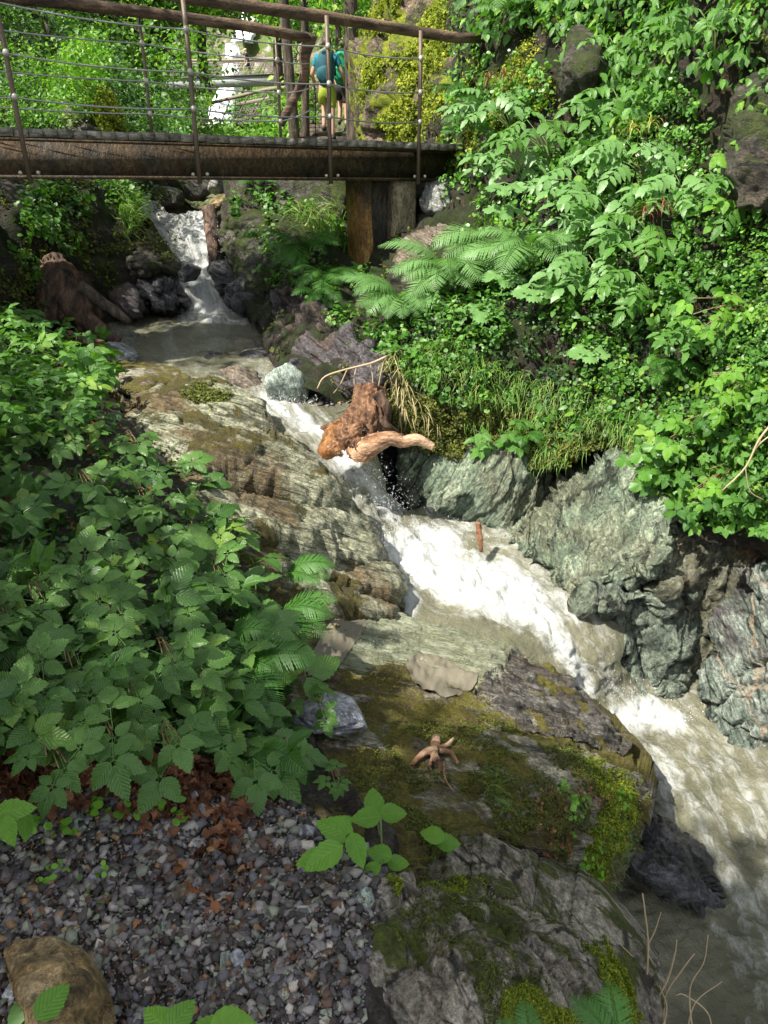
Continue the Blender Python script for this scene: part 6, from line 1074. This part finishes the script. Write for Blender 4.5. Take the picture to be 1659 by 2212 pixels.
for k, (u, v, w, h_, tn, lab) in enumerate([(108, 1765, 92, 46, 'purple', 'pale purple flat stone at the left under the litter'), (168, 1775, 62, 40, 'greengrey', 'olive flat stone touching the pale purple one'), (210, 1882, 64, 48, 'slate', 'blue grey block in the gravel at left'), (30, 1900, 90, 36, 'purple', 'dark flat slate at the left gravel edge'), (88, 2052, 90, 34, 'brownstone', 'long brown oval stone above the ochre rock'), (150, 2018, 64, 26, 'tanrock', 'small ochre stone in the gravel'), (202, 2100, 38, 26, 'tanrock', 'tan lump touching the ochre corner rock'), (480, 2060, 36, 40, 'greengrey', 'pale green leaf shaped stone in mid gravel'), (510, 2060, 42, 40, 'slate', 'blue triangular stone beside the pale green one'), (430, 1800, 50, 30, 'slate', 'flat grey stone in the litter band'), (480, 1805, 36, 26, 'greengrey', 'grey chip right of the flat litter stone'), (690, 1770, 70, 44, 'tanrock', 'tan stone under the trailing bramble strand'), (660, 1815, 44, 46, 'slate', 'dark blue stone near the boulder foot'), (700, 1890, 50, 30, 'brownstone', 'pinkish stone at the right gravel edge'), (780, 1960, 54, 64, 'greengrey', 'pale green stone against the grey boulder'), (640, 1985, 60, 44, 'purple', 'mid grey purple stone at the right of the gravel'), (320, 2110, 80, 36, 'purple', 'dark slate flake in the lower gravel'), (30, 2140, 80, 70, 'slate', 'rounded blue grey stone left of the ochre rock'), (300, 2175, 56, 40, 'slate', 'blue stone right of the ochre rock'), (395, 1915, 70, 50, 'brownstone', 'rust edged flat stone in mid gravel'), (350, 1985, 44, 34, 'greengrey', 'pale greenish chip centre left of the gravel')]):
    p = on(LB, u, v, .005); t = proj(p)[2]; V, f = shard(800 + k * 3); V = (V * [w * t / F / 1.7, h_ * t / F / 1.3, .30 * h_ * t / F]) @ rotm(.12, .1, k * .7 % 1.2 - .6).T; mk('stone', V + p, f, M[tn], label=lab, cat='stone', group='larger stones on the gravel', smooth=False)
CR = [leaf(.8, 8, .3, .5, .6, .6, .10, 11), leaf(.7, 6, .2, .8, .4, .7, .12, 12), lobed(5, 5, .3)]
scatter('leaf_litter', LB, [(-60, 1600), (250, 1620), (480, 1650), (560, 1760), (500, 1830), (380, 1800), (250, 1760), (-60, 1740)], 1500, CR, (18, 42), M['dead'], lift=(0, .03), up=.6, tilt=.6, gap=.75, gs=7, seed=41, kind='stuff')
scatter('leaf_litter', LB, [(-60, 1640), (500, 1650), (600, 1760), (560, 1800), (200, 1720), (-60, 1720)], 500, CR, (16, 34), M['dead'], lift=(0, .02), up=.7, tilt=.5, seed=68, kind='stuff')
scatter('leaf_litter', LB, [(250, 1750), (500, 1760), (560, 1900), (470, 2000), (380, 1930)], 110, CR, (18, 42), M['dead'], lift=(0, .02), up=.6, tilt=.6, gap=1.2, gs=5, seed=42, kind='stuff')
scatter('leaf_litter', LB, BR, 700, CR, (16, 40), M['dead'], lift=(0, .03), up=.6, tilt=.6, gs=3, seed=43, kind='stuff')
scatter('leaf_litter', LB, GP, 260, CR + LV, (8, 22), M['dead'], lift=(0.005, .02), up=.7, tilt=.5, seed=47, kind='stuff')
scatter('sprouts', LB, [(-20, 1700), (500, 1700), (760, 1950), (400, 2000), (-20, 1900)], 60, CO, (16, 26), M['bright'], lift=(0, .02), up=.7, tilt=.4, gap=1.1, gs=3, seed=44, kind='stuff')
# moss, grass and creepers on the boulders
mp = ROCKS['main'][1]
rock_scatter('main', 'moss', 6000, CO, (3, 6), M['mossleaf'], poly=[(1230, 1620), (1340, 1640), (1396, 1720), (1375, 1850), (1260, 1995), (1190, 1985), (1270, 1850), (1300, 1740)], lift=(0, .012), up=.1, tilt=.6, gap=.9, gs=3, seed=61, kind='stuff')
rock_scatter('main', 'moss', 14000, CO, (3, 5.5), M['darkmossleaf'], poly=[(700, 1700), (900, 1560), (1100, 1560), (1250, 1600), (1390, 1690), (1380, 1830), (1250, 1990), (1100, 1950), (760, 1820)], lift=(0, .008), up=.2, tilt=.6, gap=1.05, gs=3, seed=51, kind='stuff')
rock_scatter('main', 'grass', 700, BL, (14, 34), M['grass'], poly=[(1200, 1600), (1300, 1640), (1395, 1720), (1370, 1850), (1260, 1990), (1230, 1980), (1300, 1800), (1290, 1700)], lift=(0, .01), up=.1, tilt=.4, head=(.2, -.3, -.9), hs=.4, seed=52, kind='stuff')
rock_scatter('main', 'grass', 90, BL, (30, 60), M['grass'], poly=[(1020, 1680), (1050, 1670), (1100, 1740), (1080, 1750)], lift=(0, .01), up=.3, tilt=.3, head=(.4, -.4, -.5), hs=.3, seed=53, kind='stuff')
rock_scatter('main', 'creeper', 90, CO, (10, 18), M['bright'], poly=[(1200, 1700), (1260, 1700), (1370, 1700), (1340, 1800), (1280, 1930), (1200, 1950), (1230, 1850)], lift=(.005, .03), up=.2, tilt=.4, gap=.9, gs=4, seed=54, kind='stuff')
rock_scatter('main', 'creeper', 260, CO, (4, 8), M['dead'], poly=[(1150, 1700), (1260, 1700), (1330, 1750), (1280, 1960), (1180, 1960), (1160, 1850)], lift=(0, .02), up=.1, tilt=.5, gap=1., gs=4, seed=55, kind='stuff')
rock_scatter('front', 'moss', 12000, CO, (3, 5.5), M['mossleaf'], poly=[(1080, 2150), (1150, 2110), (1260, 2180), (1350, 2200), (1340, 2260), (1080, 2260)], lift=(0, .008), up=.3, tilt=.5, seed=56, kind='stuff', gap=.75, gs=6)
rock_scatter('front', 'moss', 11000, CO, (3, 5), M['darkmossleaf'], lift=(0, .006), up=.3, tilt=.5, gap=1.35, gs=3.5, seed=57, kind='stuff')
rock_scatter('front', 'moss', 4500, CO, (3, 5.5), M['mossleaf'], poly=[(1270, 2030), (1310, 2060), (1350, 2140), (1370, 2230), (1330, 2200), (1290, 2110)], lift=(0, .008), up=.3, tilt=.5, seed=58, kind='stuff')
rock_scatter('front', 'moss', 4500, CO, (3, 5), M['mossleaf'], poly=[(840, 1920), (900, 1880), (990, 1870), (1060, 1905), (900, 1960), (860, 1990)], lift=(0, .008), up=.3, tilt=.5, gap=1.2, gs=7, seed=59, kind='stuff')
rock_scatter('hump', 'moss', 1500, CO, (4, 7), M['darkmossleaf'], poly=[(400, 830), (480, 825), (500, 860), (440, 900), (380, 880)], lift=(0, .01), up=.3, tilt=.5, gap=1., gs=4, seed=60, kind='stuff')
# sand pockets on the big boulder
def patch(label, poly, S, seed): pl = smooth_poly(poly, 2); s = Surf.__new__(Surf); s.__dict__ = dict(S.__dict__); b0 = S.disp; s.disp = lambda p: .9 * b0(p) + .007 + .016 * fbm(p * 6, 6, seed); return sheet('sand', s, pl, 4, M['sand'], 0, kind='structure')
patch('', [(660, 1440), (700, 1360), (760, 1345), (800, 1350), (760, 1400), (720, 1450), (680, 1475)], MB, 1); patch('', [(870, 1425), (930, 1410), (975, 1440), (1040, 1480), (990, 1495), (930, 1490), (890, 1460)], MB, 2)
# bare twigs at the bottom right, in front of the murky pool
tw = empty('dry_twigs', tuple(P(1420, 2212, 1.5)), 'bare pale branching twigs rising at the bottom right over the murky pool', 'twigs')
for k, (pl, r0) in enumerate([([(1385, 2260), (1395, 2130), (1400, 2040), (1392, 1960), (1388, 1930)], .0045), ([(1395, 2100), (1370, 2070), (1340, 2040)], .003), ([(1400, 2040), (1415, 2010), (1428, 1970)], .003), ([(1400, 2190), (1440, 2120), (1458, 2060), (1462, 2030)], .004), ([(1440, 2260), (1435, 2160), (1470, 2100), (1500, 2060)], .004), ([(1480, 2260), (1500, 2170), (1560, 2120)], .003), ([(1420, 2260), (1440, 2180), (1425, 2130)], .004), ([(1500, 2260), (1490, 2140), (1520, 2080), (1530, 2020)], .003), ([(1540, 2260), (1530, 2190), (1480, 2150), (1460, 2150)], .003)]):
    V, f = tube(spline([P(*q, 1.62 + .03 * (k % 3)) for q in pl], 18), np.linspace(r0, r0 * .45, 18), 6, rough=.1, seed=k); mk('twig', V, f, M['twig'], tw)
fern('upright bright fern at the bottom right of the grey boulder', 1340, 2290, RH, 165, 4, [MFR[0]], (75, 135), 7, Y=.93); fern('fern tip poking up at the bottom edge over the boulder moss', 1150, 2290, RH, 120, 3, [MFR[0]], (80, 150), 8, Y=.85)
# hanging root strands by the driftwood and a bent twig on the right
rs = empty('hanging_roots', tuple(P(820, 780, 6.3)), 'pale bare root arching from the bank over the pyramid stone', 'root')
for k, (pl, r0) in enumerate([([(835, 770), (800, 785), (740, 800), (700, 815), (685, 840)], .010), ([(770, 792), (765, 820), (768, 850)], .006), ([(800, 785), (805, 820), (800, 850)], .006), ([(750, 798), (735, 830), (720, 850)], .005), ([(830, 775), (822, 810), (815, 850)], .006)]):
    V, f = tube(spline([P(*q, 6.15 - .03 * i) for i, q in enumerate(pl)], 16), np.linspace(r0, r0 * .5, 16), 6); mk('root', V, f, M['twig'], rs)
bt = empty('bare_branch', tuple(P(1640, 1000, 4.2)), 'long bare branch slanting across the hanging leaves at the right edge', 'branch')
for k, (pl, r0) in enumerate([([(1680, 900), (1640, 950), (1610, 1010), (1560, 1060)], .008), ([(1680, 930), (1640, 960), (1615, 1000)], .005), ([(1610, 1010), (1620, 1060), (1650, 1080)], .004)]): V, f = tube(spline([P(*q, 4.25) for q in pl], 16), np.linspace(r0, r0 * .5, 16), 6); mk('twig', V, f, M['twig'], bt)
# spray thrown up where the falls land
def sprayset(pts, n, seed):
    r = np.random.default_rng(seed); V0, f0 = ico(1); V = []; Fs = []; o = 0
    for _ in range(n):
        u, v, Y, su, sv, sY = pts[r.integers(0, len(pts))]; p = P(u + r.normal() * su, v - abs(r.normal()) * sv, Y + r.normal() * sY); s = r.uniform(.25, .6) * proj(p)[2] / F * (1 if r.random() < .93 else 1.5); V.append(V0 * [s, s, s * r.uniform(1, 4)] + p); Fs.append(f0 + o); o += len(V0)
    return mk('water_spray', np.concatenate(V), np.concatenate(Fs), M['spray'], kind='stuff')
sprayset([(800, 1040, 5.6, 26, 40, .08), (840, 1100, 5.45, 28, 34, .08), (850, 1180, 5.0, 30, 34, .08), (1350, 1520, 4.15, 50, 34, .06), (1440, 1560, 4.0, 50, 22, .06), (430, 560, 10.6, 28, 40, .1), (930, 1180, 5.1, 50, 26, .1), (770, 985, 5.65, 18, 24, .05), (600, 872, 6.1, 40, 10, .05)], 2200, 5)
